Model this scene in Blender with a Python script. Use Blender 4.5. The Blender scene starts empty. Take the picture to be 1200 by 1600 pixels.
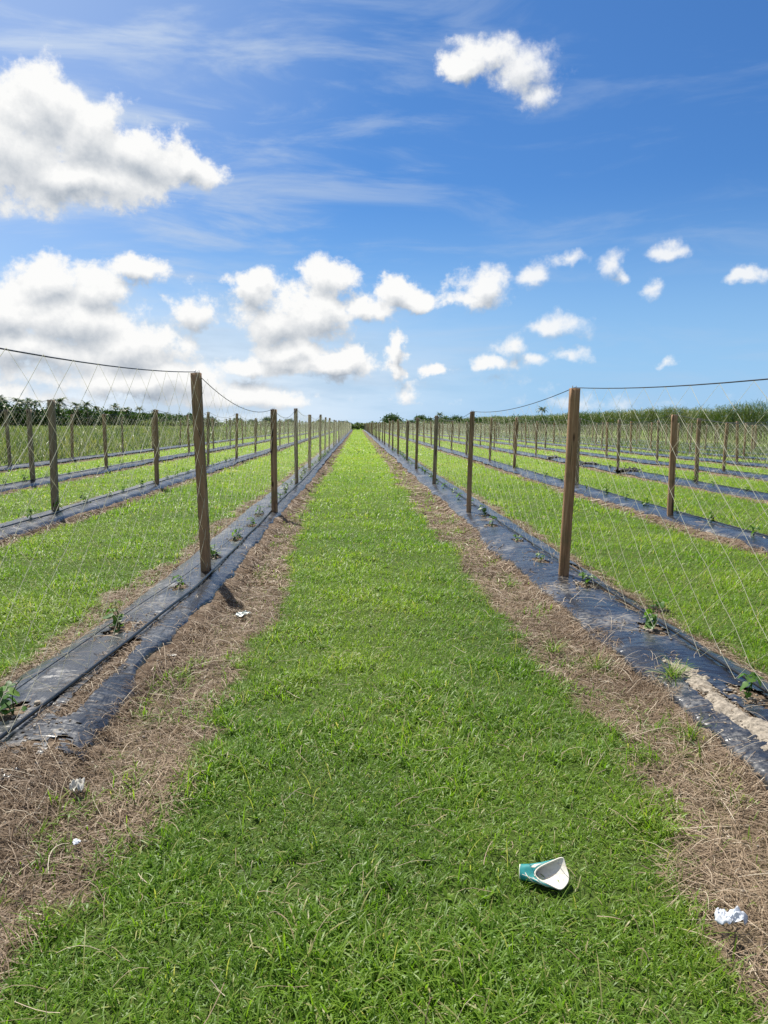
import bpy, bmesh, math, random
import numpy as np
from mathutils import Vector, Matrix, Euler

SC = bpy.context.scene
COL = SC.collection
RNG = np.random.default_rng(7)
random.seed(7)
R = math.radians

# ------------------------------------------------------------------ camera
EYE = 1.75
cam_data = bpy.data.cameras.new('camera')
cam_data.sensor_fit = 'VERTICAL'
cam_data.sensor_height = 24.0
cam_data.lens = 18.0
cam_data.clip_start = 0.05
cam_data.clip_end = 8000
cam = bpy.data.objects.new('camera', cam_data)
COL.objects.link(cam)
_yaw, _pitch, _roll = R(2.05), R(6.5), R(0.45)
_f = Vector((math.sin(_yaw)*math.cos(_pitch), math.cos(_yaw)*math.cos(_pitch), -math.sin(_pitch)))
_r = _f.cross(Vector((0, 0, 1))).normalized()
_u = _r.cross(_f)
_rr = _r*math.cos(_roll) + _u*math.sin(_roll)
_uu = _u*math.cos(_roll) - _r*math.sin(_roll)
_m = Matrix((_rr, _uu, -_f)).transposed().to_4x4()
_m.translation = (0, 0, EYE)
cam.matrix_world = _m
SC.camera = cam

# ------------------------------------------------------------------ render
SC.view_settings.view_transform = 'Standard'
SC.view_settings.look = 'None'
SC.view_settings.exposure = 0.75
SC.view_settings.gamma = 1.0
SC.render.film_transparent = False
cy = SC.cycles
cy.max_bounces = 5
cy.diffuse_bounces = 2
cy.glossy_bounces = 2
cy.transmission_bounces = 3
cy.transparent_max_bounces = 4
cy.caustics_reflective = False
cy.caustics_refractive = False
cy.use_denoising = True
cy.denoiser = 'OPENIMAGEDENOISE'
cy.denoising_input_passes = 'RGB_ALBEDO_NORMAL'
cy.denoising_prefilter = 'ACCURATE'
cy.sample_clamp_indirect = 6.0

# ------------------------------------------------------------------ sun
SUN_AZ, SUN_EL = R(25), R(57)           # azimuth measured from +Y toward -X
SUN_DIR = Vector((-math.sin(SUN_AZ)*math.cos(SUN_EL), math.cos(SUN_AZ)*math.cos(SUN_EL), math.sin(SUN_EL)))
sl = bpy.data.lights.new('sun', 'SUN')
sl.energy = 4.6
sl.angle = R(0.5)
sl.color = (1.0, 0.95, 0.86)
sun = bpy.data.objects.new('sun', sl)
sun.rotation_euler = SUN_DIR.to_track_quat('Z', 'Y').to_euler()
sun.location = (-30, 20, 60)
COL.objects.link(sun)


# ------------------------------------------------------------------ node helper
class NT:
    """small wrapper to write node trees like expressions"""
    def __init__(self, tree):
        self.t = tree
        self.n = tree.nodes
        self.l = tree.links

    def put(self, sock, v):
        if isinstance(v, bpy.types.NodeSocket):
            self.l.new(v, sock)
        elif v is not None:
            sock.default_value = v

    def math(self, op, a, b=None, c=None, clamp=False):
        nd = self.n.new('ShaderNodeMath'); nd.operation = op; nd.use_clamp = clamp
        self.put(nd.inputs[0], a)
        if b is not None: self.put(nd.inputs[1], b)
        if c is not None: self.put(nd.inputs[2], c)
        return nd.outputs[0]

    def vec(self, op, a, b=None, c=None, scale=None):
        nd = self.n.new('ShaderNodeVectorMath'); nd.operation = op
        self.put(nd.inputs[0], a)
        if b is not None: self.put(nd.inputs[1], b)
        if c is not None: self.put(nd.inputs[2], c)
        if scale is not None: self.put(nd.inputs['Scale'], scale)
        return nd.outputs['Value'] if op in ('LENGTH', 'DOT_PRODUCT', 'DISTANCE') else nd.outputs['Vector']

    def noise(self, v, scale, detail=4, rough=0.5, dist=0.0, color=False, lac=2.0):
        nd = self.n.new('ShaderNodeTexNoise')
        if v is not None: self.l.new(v, nd.inputs['Vector'])
        nd.inputs['Scale'].default_value = scale
        nd.inputs['Detail'].default_value = detail
        nd.inputs['Roughness'].default_value = rough
        nd.inputs['Lacunarity'].default_value = lac
        nd.inputs['Distortion'].default_value = dist
        return nd.outputs['Color' if color else 'Fac']

    def step(self, x, lo, hi, a=0.0, b=1.0):
        nd = self.n.new('ShaderNodeMapRange'); nd.interpolation_type = 'SMOOTHSTEP'
        self.put(nd.inputs['Value'], x)
        for k, v in (('From Min', lo), ('From Max', hi), ('To Min', a), ('To Max', b)):
            self.put(nd.inputs[k], v)
        return nd.outputs['Result']

    def ramp(self, fac, stops):
        nd = self.n.new('ShaderNodeValToRGB'); cr = nd.color_ramp
        while len(cr.elements) < len(stops): cr.elements.new(0.5)
        for e, (p, c) in zip(cr.elements, stops):
            e.position = p; e.color = (*c, 1)
        self.put(nd.inputs['Fac'], fac)
        return nd.outputs['Color']

    def mix(self, f, a, b, blend='MIX'):
        nd = self.n.new('ShaderNodeMix'); nd.data_type = 'RGBA'; nd.blend_type = blend
        def c(v): return (*v, 1) if isinstance(v, tuple) and len(v) == 3 else v
        self.put(nd.inputs[0], f); self.put(nd.inputs[6], c(a)); self.put(nd.inputs[7], c(b))
        return nd.outputs[2]

    def comb(self, x, y, z):
        nd = self.n.new('ShaderNodeCombineXYZ')
        self.put(nd.inputs[0], x); self.put(nd.inputs[1], y); self.put(nd.inputs[2], z)
        return nd.outputs[0]

    def sep(self, v):
        nd = self.n.new('ShaderNodeSeparateXYZ'); self.l.new(v, nd.inputs[0])
        return nd.outputs

    def attr(self, name):
        nd = self.n.new('ShaderNodeAttribute'); nd.attribute_name = name
        return nd.outputs['Fac']

    def geo(self, what='Position'):
        return self.n.new('ShaderNodeNewGeometry').outputs[what]


# ------------------------------------------------------------------ sky with cumulus clouds
CLOUDS = [(-0.366, 0.340, 0.055, 0.042), (-0.312, 0.320, 0.055, 0.042), (-0.4, 0.290, 0.085, 0.048), (-0.261, 0.308, 0.055, 0.034),
          (-0.209, 0.294, 0.035, 0.022), (-0.333, 0.274, 0.09, 0.025), (-0.449, 0.295, 0.062, 0.055), (0.153, 0.422, 0.037, 0.022),
          (0.13, 0.411, 0.033, 0.016), (0.199, 0.405, 0.04, 0.027), (0.223, 0.375, 0.024, 0.018), (-0.366, 0.154, 0.041, 0.032),
          (-0.414, 0.122, 0.053, 0.035), (-0.32, 0.154, 0.036, 0.029), (-0.276, 0.182, 0.035, 0.015), (-0.346, 0.116, 0.084, 0.033),
          (-0.382, 0.085, 0.089, 0.026), (-0.271, 0.093, 0.06, 0.029), (-0.206, 0.137, 0.032, 0.026), (-0.283, 0.051, 0.119, 0.02),
          (-0.123, 0.161, 0.03, 0.023), (-0.096, 0.133, 0.058, 0.033), (-0.031, 0.177, 0.031, 0.027), (-0.043, 0.137, 0.052, 0.03),
          (0.013, 0.142, 0.042, 0.016), (0.051, 0.167, 0.028, 0.02), (0.07, 0.154, 0.041, 0.015), (-0.084, 0.094, 0.05, 0.019),
          (-0.048, 0.071, 0.077, 0.016), (-0.14, 0.072, 0.036, 0.016), (-0.007, 0.078, 0.02, 0.02), (0.159, 0.17, 0.043, 0.025),
          (0.147, 0.157, 0.042, 0.014), (0.225, 0.188, 0.019, 0.016), (0.261, 0.201, 0.023, 0.011), (0.253, 0.124, 0.037, 0.015),
          (0.051, 0.096, 0.016, 0.021), (0.048, 0.074, 0.013, 0.013), (0.1, 0.068, 0.021, 0.009), (0.177, 0.075, 0.019, 0.01),
          (0.196, 0.101, 0.021, 0.019), (0.225, 0.079, 0.021, 0.011), (0.268, 0.087, 0.021, 0.009), (0.313, 0.192, 0.021, 0.016),
          (0.329, 0.179, 0.015, 0.01), (0.366, 0.164, 0.015, 0.018), (0.385, 0.206, 0.021, 0.011), (0.463, 0.169, 0.019, 0.008),
          (0.381, 0.078, 0.009, 0.008)]
SKY_STRENGTH = 0.065
GLOW = 0.76/SKY_STRENGTH          # radiance of the cloud and haze colours below


def cloud_field_group():
    g = bpy.data.node_groups.new('cloud_field', 'ShaderNodeTree')
    g.interface.new_socket('Direction', in_out='INPUT', socket_type='NodeSocketVector')
    g.interface.new_socket('Field', in_out='OUTPUT', socket_type='NodeSocketFloat')
    g.interface.new_socket('Body', in_out='OUTPUT', socket_type='NodeSocketFloat')
    k = NT(g)
    gi = g.nodes.new('NodeGroupInput'); go = g.nodes.new('NodeGroupOutput')
    d = gi.outputs[0]
    s = k.sep(d)
    az = k.math('ARCTAN2', s[0], s[1]); el = k.math('ARCSINE', s[2])
    p = k.comb(az, el, 0.0)
    w = k.noise(d, 16.0, 5, 0.6, color=True)
    p = k.vec('MULTIPLY_ADD', k.vec('SUBTRACT', w, (0.5, 0.5, 0.5)), (0.075, 0.050, 0.0), p)
    acc = None
    for (a, e, ra, re) in CLOUDS:
        q = k.vec('MULTIPLY_ADD', p, (1/ra, 1/re, 0.0), (-a/ra, -e/re, 0.0))
        v = k.math('SUBTRACT', 1.10 if ra > 0.045 else 0.98, k.vec('LENGTH', q))
        acc = v if acc is None else k.math('SMOOTH_MAX', acc, v, 0.25)
    # loose small cumulus round the rest of the horizon
    lowp = k.vec('MULTIPLY', p, (5.0, 13.0, 1.0))
    low = k.noise(lowp, 1.0, 3, 0.5)
    band = k.step(el, 0.0, 0.03)
    band2 = k.step(el, 0.11, 0.03)
    lowf = k.math('MULTIPLY_ADD', k.math('SUBTRACT', low, 0.50), 3.2, -0.08)
    lowf = k.math('ADD', lowf, k.math('MULTIPLY_ADD', k.math('MULTIPLY', band, band2), 1.6, -1.6))
    away = k.step(k.math('ABSOLUTE', az), 0.55, 0.8)
    rest = k.noise(k.vec('MULTIPLY', p, (3.0, 7.0, 1.0)), 1.0, 4, 0.5)
    restf = k.math('MULTIPLY_ADD', k.math('SUBTRACT', rest, 0.52), 4.0, k.math('MULTIPLY_ADD', away, 2.0, -2.0))
    acc = k.math('MAXIMUM', k.math('MAXIMUM', acc, lowf), restf)
    n = k.noise(d, 19.0, 10, 0.66)
    wisp = k.noise(k.vec('MULTIPLY', d, (7.0, 7.0, 24.0)), 1.0, 5, 0.6)
    f = k.math('ADD', k.math('MULTIPLY_ADD', k.math('SUBTRACT', n, 0.5), 3.0, acc), k.math('MULTIPLY_ADD', k.math('SUBTRACT', wisp, 0.5), 1.1, 0.08))
    k.put(go.inputs['Field'], f)
    k.put(go.inputs['Body'], acc)
    return g


world = bpy.data.worlds.new('World')
SC.world = world
world.use_nodes = True
world.node_tree.nodes.clear()
k = NT(world.node_tree)
out = k.n.new('ShaderNodeOutputWorld')
bg = k.n.new('ShaderNodeBackground')
bg.inputs['Strength'].default_value = SKY_STRENGTH
k.l.new(bg.outputs[0], out.inputs['Surface'])
sky = k.n.new('ShaderNodeTexSky')
sky.sky_type = 'NISHITA'
sky.sun_disc = False
sky.sun_elevation = SUN_EL
sky.sun_rotation = -SUN_AZ
sky.altitude = 0
sky.air_density = 1.0
sky.dust_density = 0.6
sky.ozone_density = 2.5
dirv = k.n.new('ShaderNodeTexCoord').outputs['Generated']
dirv = k.vec('NORMALIZE', dirv)
grp = cloud_field_group()
def field(v):
    nd = k.n.new('ShaderNodeGroup'); nd.node_tree = grp
    k.l.new(v, nd.inputs[0]); return nd.outputs
toward = tuple(x*0.016 for x in (SUN_DIR + Vector((0, 0, 0.35))))
f0 = field(dirv)
f1 = field(k.vec('NORMALIZE', k.vec('ADD', dirv, toward)))
el = k.math('ARCSINE', k.sep(dirv)[2])
azr = k.math('ARCTAN2', k.sep(dirv)[0], k.sep(dirv)[1])
alpha = k.step(f0['Field'], -0.22, k.step(azr, 0.05, 0.28, 0.42, 1.0))
alpha = k.math('MULTIPLY', alpha, k.step(azr, 0.10, 0.30, 1.0, 0.88))
# self-shadowing: how much cloud lies on the way to the sun
dF = k.math('SUBTRACT', f0['Field'], f1['Field']); dB = k.math('SUBTRACT', f0['Body'], f1['Body'])
lit = k.math('MULTIPLY_ADD', dF, 0.34, k.math('MULTIPLY', dB, 0.34))
thick = k.step(f1['Body'], 0.0, 1.25)
litv = k.math('MULTIPLY_ADD', thick, -0.30, k.math('ADD', lit, 0.80), clamp=True)
cl = k.mix(litv, (0.43, 0.49, 0.57), (1.05, 1.05, 1.04))
cl = k.vec('SCALE', cl, scale=0.73*GLOW)
# grade of the clear air: deep blue overhead, pale blue at the horizon
skyc = k.mix(1.0, sky.outputs['Color'], (0.33, 0.63, 0.97), 'MULTIPLY')
hz = k.step(el, 0.30, 0.0)
skyc = k.mix(k.math('MULTIPLY', hz, 0.85), skyc, tuple(x*GLOW for x in (0.30, 0.50, 0.74)))
# thin cirrus veil
cz = k.noise(k.vec('MULTIPLY', dirv, (3.0, 3.0, 16.0)), 1.3, 6, 0.6, dist=0.6)
s_ = k.sep(dirv)
azw = k.math('ARCTAN2', s_[0], s_[1])
veil = k.math('MULTIPLY', k.step(cz, 0.46, 0.74), k.step(azw, 0.28, -0.30, 0.25, 0.75))
base = k.mix(veil, skyc, tuple(x*0.66*GLOW for x in (0.62, 0.74, 0.92)))
# hazy cloud bank low on the sun's side
bn = k.noise(k.vec('MULTIPLY', dirv, (5.0, 5.0, 26.0)), 1.0, 5, 0.6)
bank = k.math('MULTIPLY', k.step(azw, 0.32, -0.25), k.step(k.math('MULTIPLY_ADD', k.math('SUBTRACT', bn, 0.5), 0.16, el), 0.21, 0.05))
base = k.mix(k.math('MULTIPLY', bank, 0.92), base, k.mix(k.step(bn, 0.35, 0.65), tuple(x*GLOW for x in (0.46, 0.55, 0.65)), tuple(x*GLOW for x in (0.66, 0.72, 0.78))))
# broad milky veil on the sunny side
glow = k.step(k.vec('DOT_PRODUCT', dirv, (-0.60, 0.62, 0.50)), 0.72, 1.03)
base = k.mix(k.math('MULTIPLY', glow, 0.32), base, tuple(x*GLOW for x in (0.75, 0.82, 0.92)))
col = k.mix(alpha, base, cl)
k.put(bg.inputs['Color'], col)
world.cycles.sampling_method = 'MANUAL'
world.cycles.sample_map_resolution = 512


# ------------------------------------------------------------------ tagging and mesh helpers
def tag(o, label=None, cat=None, group=None, kind=None):
    if label: o['label'] = label
    if cat: o['category'] = cat
    if group: o['group'] = group
    if kind: o['kind'] = kind
    return o


def link(name, me, mat=None, parent=None, loc=None):
    o = bpy.data.objects.new(name, me)
    COL.objects.link(o)
    if mat is not None and me is not None and not me.materials: me.materials.append(mat)
    if parent is not None: o.parent = parent
    if loc is not None: o.location = loc
    return o


def empty(name, loc, rz=0.0):
    o = bpy.data.objects.new(name, None)
    o.empty_display_size = 0.05
    COL.objects.link(o)
    o.location = loc
    o.rotation_euler = (0, 0, rz)
    return o


def np_mesh(name, V, quads=None, tris=None, attrs=None, smooth=False):
    me = bpy.data.meshes.new(name)
    V = np.ascontiguousarray(V, dtype=np.float32)
    me.vertices.add(len(V)); me.vertices.foreach_set('co', V.ravel())
    loops, starts, off = [], [], 0
    for F in (quads, tris):
        if F is None or len(F) == 0: continue
        F = np.asarray(F, dtype=np.int32)
        loops.append(F.ravel()); n, w = F.shape
        starts.append(off + np.arange(n, dtype=np.int32)*w); off += n*w
    loops = np.concatenate(loops); starts = np.concatenate(starts).astype(np.int32)
    me.loops.add(len(loops)); me.loops.foreach_set('vertex_index', loops)
    me.polygons.add(len(starts)); me.polygons.foreach_set('loop_start', starts)
    if smooth: me.polygons.foreach_set('use_smooth', np.ones(len(starts), dtype=bool))
    for a, vals in (attrs or {}).items():
        at = me.attributes.new(a, 'FLOAT', 'POINT')
        at.data.foreach_set('value', np.ascontiguousarray(vals, dtype=np.float32))
    me.update(calc_edges=True)
    return me


class Acc:
    """collects vertex/quad/tri arrays into one mesh"""
    def __init__(self): self.V, self.Q, self.T, self.A, self.n = [], [], [], [], 0
    def add(self, V, Q=None, T=None, a=None):
        V = np.asarray(V, dtype=np.float32)
        if Q is not None and len(Q): self.Q.append(np.asarray(Q) + self.n)
        if T is not None and len(T): self.T.append(np.asarray(T) + self.n)
        self.A.append(np.full(len(V), 0.5, np.float32) if a is None else np.broadcast_to(np.asarray(a, np.float32), (len(V),)))
        self.V.append(V); self.n += len(V)
    def mesh(self, name, smooth=False):
        return np_mesh(name, np.concatenate(self.V), np.concatenate(self.Q) if self.Q else None,
                       np.concatenate(self.T) if self.T else None, {'tint': np.concatenate(self.A)}, smooth)


def _hash(ix, iy, seed):
    h = (ix.astype(np.int64)*374761393 + iy.astype(np.int64)*668265263 + seed*974711) & 0xffffffff
    h = ((h ^ (h >> 13))*1274126177) & 0xffffffff
    return ((h ^ (h >> 16)) & 0xffff)/65535.0


def vnoise(x, y, seed=0):
    x = np.asarray(x, float); y = np.asarray(y, float)
    x, y = np.broadcast_arrays(x, y)
    ix = np.floor(x); iy = np.floor(y)
    fx = x-ix; fy = y-iy
    fx = fx*fx*(3-2*fx); fy = fy*fy*(3-2*fy)
    a = _hash(ix, iy, seed); b = _hash(ix+1, iy, seed); c = _hash(ix, iy+1, seed); d = _hash(ix+1, iy+1, seed)
    return (a*(1-fx)+b*fx)*(1-fy)+(c*(1-fx)+d*fx)*fy


def fbm(x, y, seed=0, oct=4):
    s, a, t = 0.0, 0.5, 0.0
    for i in range(oct):
        s = s + a*vnoise(np.asarray(x)*2**i, np.asarray(y)*2**i, seed+i*17); t += a; a *= 0.5
    return s/t


def sstep(x, lo, hi):
    t = np.clip((np.asarray(x)-lo)/(hi-lo), 0, 1)
    return t*t*(3-2*t)


def tube_path(P, r, sides=6, close=True):
    """round tube along a polyline (open)"""
    P = np.asarray(P, float); n = len(P)
    T = np.gradient(P, axis=0); T /= np.linalg.norm(T, axis=1)[:, None] + 1e-9
    ref = np.tile(np.array([0, 0, 1.0]), (n, 1))
    ref[np.abs(T[:, 2]) > 0.9] = (1, 0, 0)
    U = np.cross(T, ref); U /= np.linalg.norm(U, axis=1)[:, None]
    W = np.cross(U, T)
    rr = np.broadcast_to(np.asarray(r, float), (n,))
    ang = np.arange(sides)*2*np.pi/sides
    V = P[:, None] + rr[:, None, None]*(np.cos(ang)[None, :, None]*U[:, None] + np.sin(ang)[None, :, None]*W[:, None])
    i = np.arange(n-1)[:, None]*sides; j = np.arange(sides)[None]; j2 = (j+1) % sides
    Q = np.stack([i+j, i+j2, i+sides+j2, i+sides+j], -1).reshape(-1, 4)
    return V.reshape(-1, 3), Q


def prisms(A, B, r, sides=3):
    """many straight thin rods A[i]->B[i]"""
    A = np.asarray(A, float); B = np.asarray(B, float); n = len(A)
    T = B-A; T /= np.linalg.norm(T, axis=1)[:, None] + 1e-9
    ref = np.tile(np.array([1.0, 0.13, 0.07]), (n, 1))
    U = np.cross(T, ref); U /= np.linalg.norm(U, axis=1)[:, None]
    W = np.cross(U, T)
    ang = np.arange(sides)*2*np.pi/sides
    C = (np.cos(ang)[None, :, None]*U[:, None] + np.sin(ang)[None, :, None]*W[:, None])*np.reshape(r, (-1, 1, 1))
    V = np.concatenate([A[:, None]+C, B[:, None]+C], 1)          # n, 2*sides
    base = np.arange(n)[:, None]*2*sides; j = np.arange(sides)[None]; j2 = (j+1) % sides
    Q = np.stack([base+j, base+j2, base+sides+j2, base+sides+j], -1).reshape(-1, 4)
    return V.reshape(-1, 3), Q


def blades(P, az, L, W, lean, curl, segs, tint, twist=None, shape='blade'):
    """arching grass blades: P (N,3) roots, az heading, L length, W width, lean start angle from vertical, curl extra angle at the tip"""
    N = len(P)
    t = np.linspace(0, 1, segs+1)
    ang = lean[:, None] + curl[:, None]*t[None]
    ds = L[:, None]/segs
    mid = 0.5*(ang[:, 1:]+ang[:, :-1])
    h = np.concatenate([np.zeros((N, 1)), np.cumsum(np.sin(mid)*ds, 1)], 1)
    z = np.concatenate([np.zeros((N, 1)), np.cumsum(np.cos(mid)*ds, 1)], 1)
    ca, sa = np.cos(az), np.sin(az)
    C = np.stack([P[:, 0:1]+h*ca[:, None], P[:, 1:2]+h*sa[:, None], P[:, 2:3]+z], -1)
    side = np.stack([-sa, ca, np.zeros(N)], -1)
    if twist is not None:
        side = side*np.cos(twist)[:, None] + np.stack([ca, sa, 0*ca], -1)*np.sin(twist)[:, None]*0.6
        side[:, 2] += np.sin(twist)*0.5
    if shape == 'blade': prof = 0.55 + 0.9*t - 1.25*t*t
    elif shape == 'leaf': prof = 0.25 + 2.9*t*(1-t)
    else: prof = np.full(segs+1, 0.8)
    prof = np.maximum(prof, 0.12)[:segs]
    off = side[:, None]*(W[:, None]*0.5*prof[None])[..., None]
    ring = np.stack([C[:, :segs]-off, C[:, :segs]+off], 2).reshape(N, 2*segs, 3)
    V = np.concatenate([ring, C[:, segs:]], 1)
    m = 2*segs+1
    b = np.arange(N)[:, None]*m
    j = np.arange(segs-1)[None]*2
    Q = np.stack([b+j, b+j+1, b+j+3, b+j+2], -1).reshape(-1, 4) if segs > 1 else None
    e = np.arange(N)*m + 2*(segs-1)
    T = np.stack([e, e+1, e+2], -1)
    return V.reshape(-1, 3), Q, T, np.repeat(tint, m)


# ------------------------------------------------------------------ layout of the field
ROWS = [('left', 1, -1.70), ('left', 2, -5.50), ('left', 3, -9.05), ('left', 4, -12.75),
        ('right', 1, 2.28), ('right', 2, 6.02), ('right', 3, 9.95), ('right', 4, 13.75), ('right', 5, 17.7),
        ('right', 6, 21.5), ('right', 7, 25.3), ('right', 8, 29.2), ('right', 9, 33.0)]
ORD = ['', 'first', 'second', 'third', 'fourth', 'fifth', 'sixth', 'seventh', 'eighth', 'ninth', 'tenth', 'eleventh', 'twelfth']
Y_END = 236.0
BED_H = 0.11
PITCH = 6.75


def row_phrase(side, n):
    return f'{ORD[n]} bed {side} of the grass path'


def row_wob(x, y):
    """a bed does not run perfectly straight"""
    y = np.asarray(y, float)
    bend = -0.13*sstep(-y, -7.5, -4.0) if abs(x+1.70) < 0.01 else (0.07*sstep(-y, -7.0, -4.0) if abs(x-2.28) < 0.01 else 0.0)
    return 0.10*(vnoise(y*0.13, x*3.1, 5)-0.5)*sstep(y, 8, 14) + bend


def visible_from(x):
    """nearest y at which something at lateral x is in or near the picture"""
    return max(1.0, (abs(x)-1.2)/0.56)


def bed_h(x, y, rows=ROWS):
    """height of the mounds above the ground"""
    h = np.zeros(np.broadcast(x, y).shape)
    for s, n, rx in rows:
        u = np.abs(x-rx-row_wob(rx, y))/0.50
        h = np.maximum(h, BED_H*np.clip(1-u**3.0, 0, 1))
    return h


def ground_z(x, y):
    near = 1.0/(1.0+(np.abs(y)/40.0)**2)
    return (fbm(np.asarray(x)*1.7, np.asarray(y)*1.7, 3, 3)-0.5)*0.05*near


def straw_amount(x, y):
    """1 where dead straw covers the soil beside the beds, 0 in the living grass"""
    x = np.asarray(x, float); y = np.asarray(y, float)
    s = np.zeros(np.broadcast(x, y).shape)
    wob = (fbm(x*0.9, y*0.9, 21, 3)-0.5)*0.42 + (fbm(x*5.0, y*5.0, 23, 3)-0.5)*0.22
    for side, n, rx in ROWS:
        d = x-rx-row_wob(rx, y)
        wl, wr = 0.60, 0.57
        if side == 'left' and n == 1: wl, wr = 0.70, 0.76-0.35*sstep(-y, -2.9, -2.2)
        if side == 'right' and n == 1: wl, wr = 0.88, 0.66
        if side == 'left' and n == 1:
            wr = np.interp(y, [2.1, 2.7, 3.5, 4.5, 6.0, 8.5, 15], [-1.22, -0.98, -0.88, -0.80, -0.70, -0.85, -1.02]) - rx - row_wob(rx, y)
        if side == 'right' and n == 1:
            wl = rx + row_wob(rx, y) - np.interp(y, [2.2, 2.7, 3.1, 3.7, 4.7, 6.1, 8.8, 15], [1.24, 1.30, 1.39, 1.47, 1.41, 1.33, 1.27, 1.28])
        w = np.where(d < 0, wl, wr)
        s = np.maximum(s, sstep(w-np.abs(d)+wob, -0.13, 0.17))
    return s


# ------------------------------------------------------------------ materials
def new_mat(name):
    m = bpy.data.materials.new(name); m.use_nodes = True
    m.node_tree.nodes.clear()
    k = NT(m.node_tree)
    o = k.n.new('ShaderNodeOutputMaterial')
    return m, k, o


def principled(k, o, color, rough=0.8, spec=0.3, normal=None, metal=0.0):
    p = k.n.new('ShaderNodeBsdfPrincipled')
    if isinstance(color, tuple): p.inputs['Base Color'].default_value = (*color, 1)
    else: k.l.new(color, p.inputs['Base Color'])
    k.put(p.inputs['Roughness'], rough)
    k.put(p.inputs['Specular IOR Level'], spec)
    p.inputs['Metallic'].default_value = metal
    if normal is not None: k.l.new(normal, p.inputs['Normal'])
    k.l.new(p.outputs[0], o.inputs['Surface'])
    return p


def bump(k, h, strength=0.5, dist=0.01):
    b = k.n.new('ShaderNodeBump')
    b.inputs['Strength'].default_value = strength; b.inputs['Distance'].default_value = dist
    k.l.new(h, b.inputs['Height'])
    return b.outputs[0]


def leafy(name, stops, trans=0.4, tcol=(1.25, 1.35, 0.55), rough=0.45, spec=0.35, patch=0.0, patch_scale=0.35):
    """leaf / blade material: colour from the per-blade tint, light shining through"""
    m, k, o = new_mat(name)
    t = k.attr('tint')
    if patch:
        pn = k.noise(k.geo(), patch_scale, 4, 0.55)
        t = k.math('MULTIPLY_ADD', k.math('SUBTRACT', pn, 0.5), patch, t, clamp=True)
    c = k.ramp(t, stops)
    p = k.n.new('ShaderNodeBsdfPrincipled')
    k.l.new(c, p.inputs['Base Color']); p.inputs['Roughness'].default_value = rough
    p.inputs['Specular IOR Level'].default_value = spec
    tr = k.n.new('ShaderNodeBsdfTranslucent')
    k.l.new(k.mix(1.0, c, tcol, 'MULTIPLY'), tr.inputs['Color'])
    ms = k.n.new('ShaderNodeMixShader'); ms.inputs[0].default_value = trans
    k.l.new(p.outputs[0], ms.inputs[1]); k.l.new(tr.outputs[0], ms.inputs[2])
    k.l.new(ms.outputs[0], o.inputs['Surface'])
    return m


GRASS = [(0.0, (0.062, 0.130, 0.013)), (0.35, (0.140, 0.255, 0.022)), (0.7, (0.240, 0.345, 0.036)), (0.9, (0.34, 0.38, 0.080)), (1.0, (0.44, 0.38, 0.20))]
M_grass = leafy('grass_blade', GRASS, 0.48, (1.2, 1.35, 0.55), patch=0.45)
STRAW = [(0.0, (0.075, 0.050, 0.032)), (0.4, (0.210, 0.146, 0.092)), (0.75, (0.36, 0.270, 0.175)), (1.0, (0.60, 0.52, 0.39))]
M_straw = leafy('dry_straw', STRAW, 0.15, (1, 1, 1), 0.6, 0.3)
M_weed = leafy('meadow_weed', [(0.0, (0.035, 0.070, 0.020)), (0.4, (0.090, 0.140, 0.045)), (0.75, (0.17, 0.20, 0.085)), (1.0, (0.30, 0.27, 0.15))], 0.35, patch=0.5, patch_scale=0.12)
M_cane = leafy('cane_leaf', [(0.0, (0.022, 0.050, 0.010)), (0.4, (0.060, 0.110, 0.020)), (0.75, (0.135, 0.150, 0.042)), (1.0, (0.24, 0.19, 0.095))], 0.34, patch=0.6, patch_scale=0.08)
M_tree = leafy('tree_leaf', [(0.0, (0.018, 0.045, 0.010)), (0.5, (0.040, 0.090, 0.016)), (1.0, (0.085, 0.14, 0.028))], 0.25)
M_palm = leafy('palm_leaf', [(0.0, (0.025, 0.055, 0.016)), (0.5, (0.045, 0.085, 0.024)), (1.0, (0.085, 0.12, 0.038))], 0.22)
M_vine = leafy('vine_leaf', [(0.0, (0.040, 0.100, 0.018)), (0.5, (0.080, 0.180, 0.028)), (1.0, (0.160, 0.270, 0.045))], 0.4)


def mat_ground():
    m, k, o = new_mat('field_soil')
    pos = k.geo()
    st = k.attr('straw')
    n1 = k.noise(pos, 0.18, 5, 0.6); n2 = k.noise(pos, 3.2, 6, 0.65); n3 = k.noise(pos, 38.0, 5, 0.7)
    green = k.ramp(k.math('MULTIPLY_ADD', n2, 0.6, k.math('MULTIPLY', n1, 0.4)),
                   [(0.30, (0.085, 0.138, 0.020)), (0.5, (0.158, 0.252, 0.030)), (0.7, (0.23, 0.315, 0.048))])
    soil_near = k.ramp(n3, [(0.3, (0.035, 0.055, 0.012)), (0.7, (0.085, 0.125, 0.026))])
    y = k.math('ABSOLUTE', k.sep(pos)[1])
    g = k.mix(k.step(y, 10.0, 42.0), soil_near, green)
    brown = k.ramp(k.math('MULTIPLY_ADD', n3, 0.55, k.math('MULTIPLY', n2, 0.45)),
                   [(0.28, (0.060, 0.046, 0.028)), (0.5, (0.150, 0.115, 0.072)), (0.72, (0.27, 0.215, 0.15))])
    edge = k.step(k.math('MULTIPLY_ADD', k.math('SUBTRACT', n3, 0.5), 0.8, st), 0.30, 0.62)
    c = k.mix(edge, g, brown)
    principled(k, o, c, 0.95, 0.1, bump(k, k.math('ADD', n3, n2), 0.7, 0.02))
    return m


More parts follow.
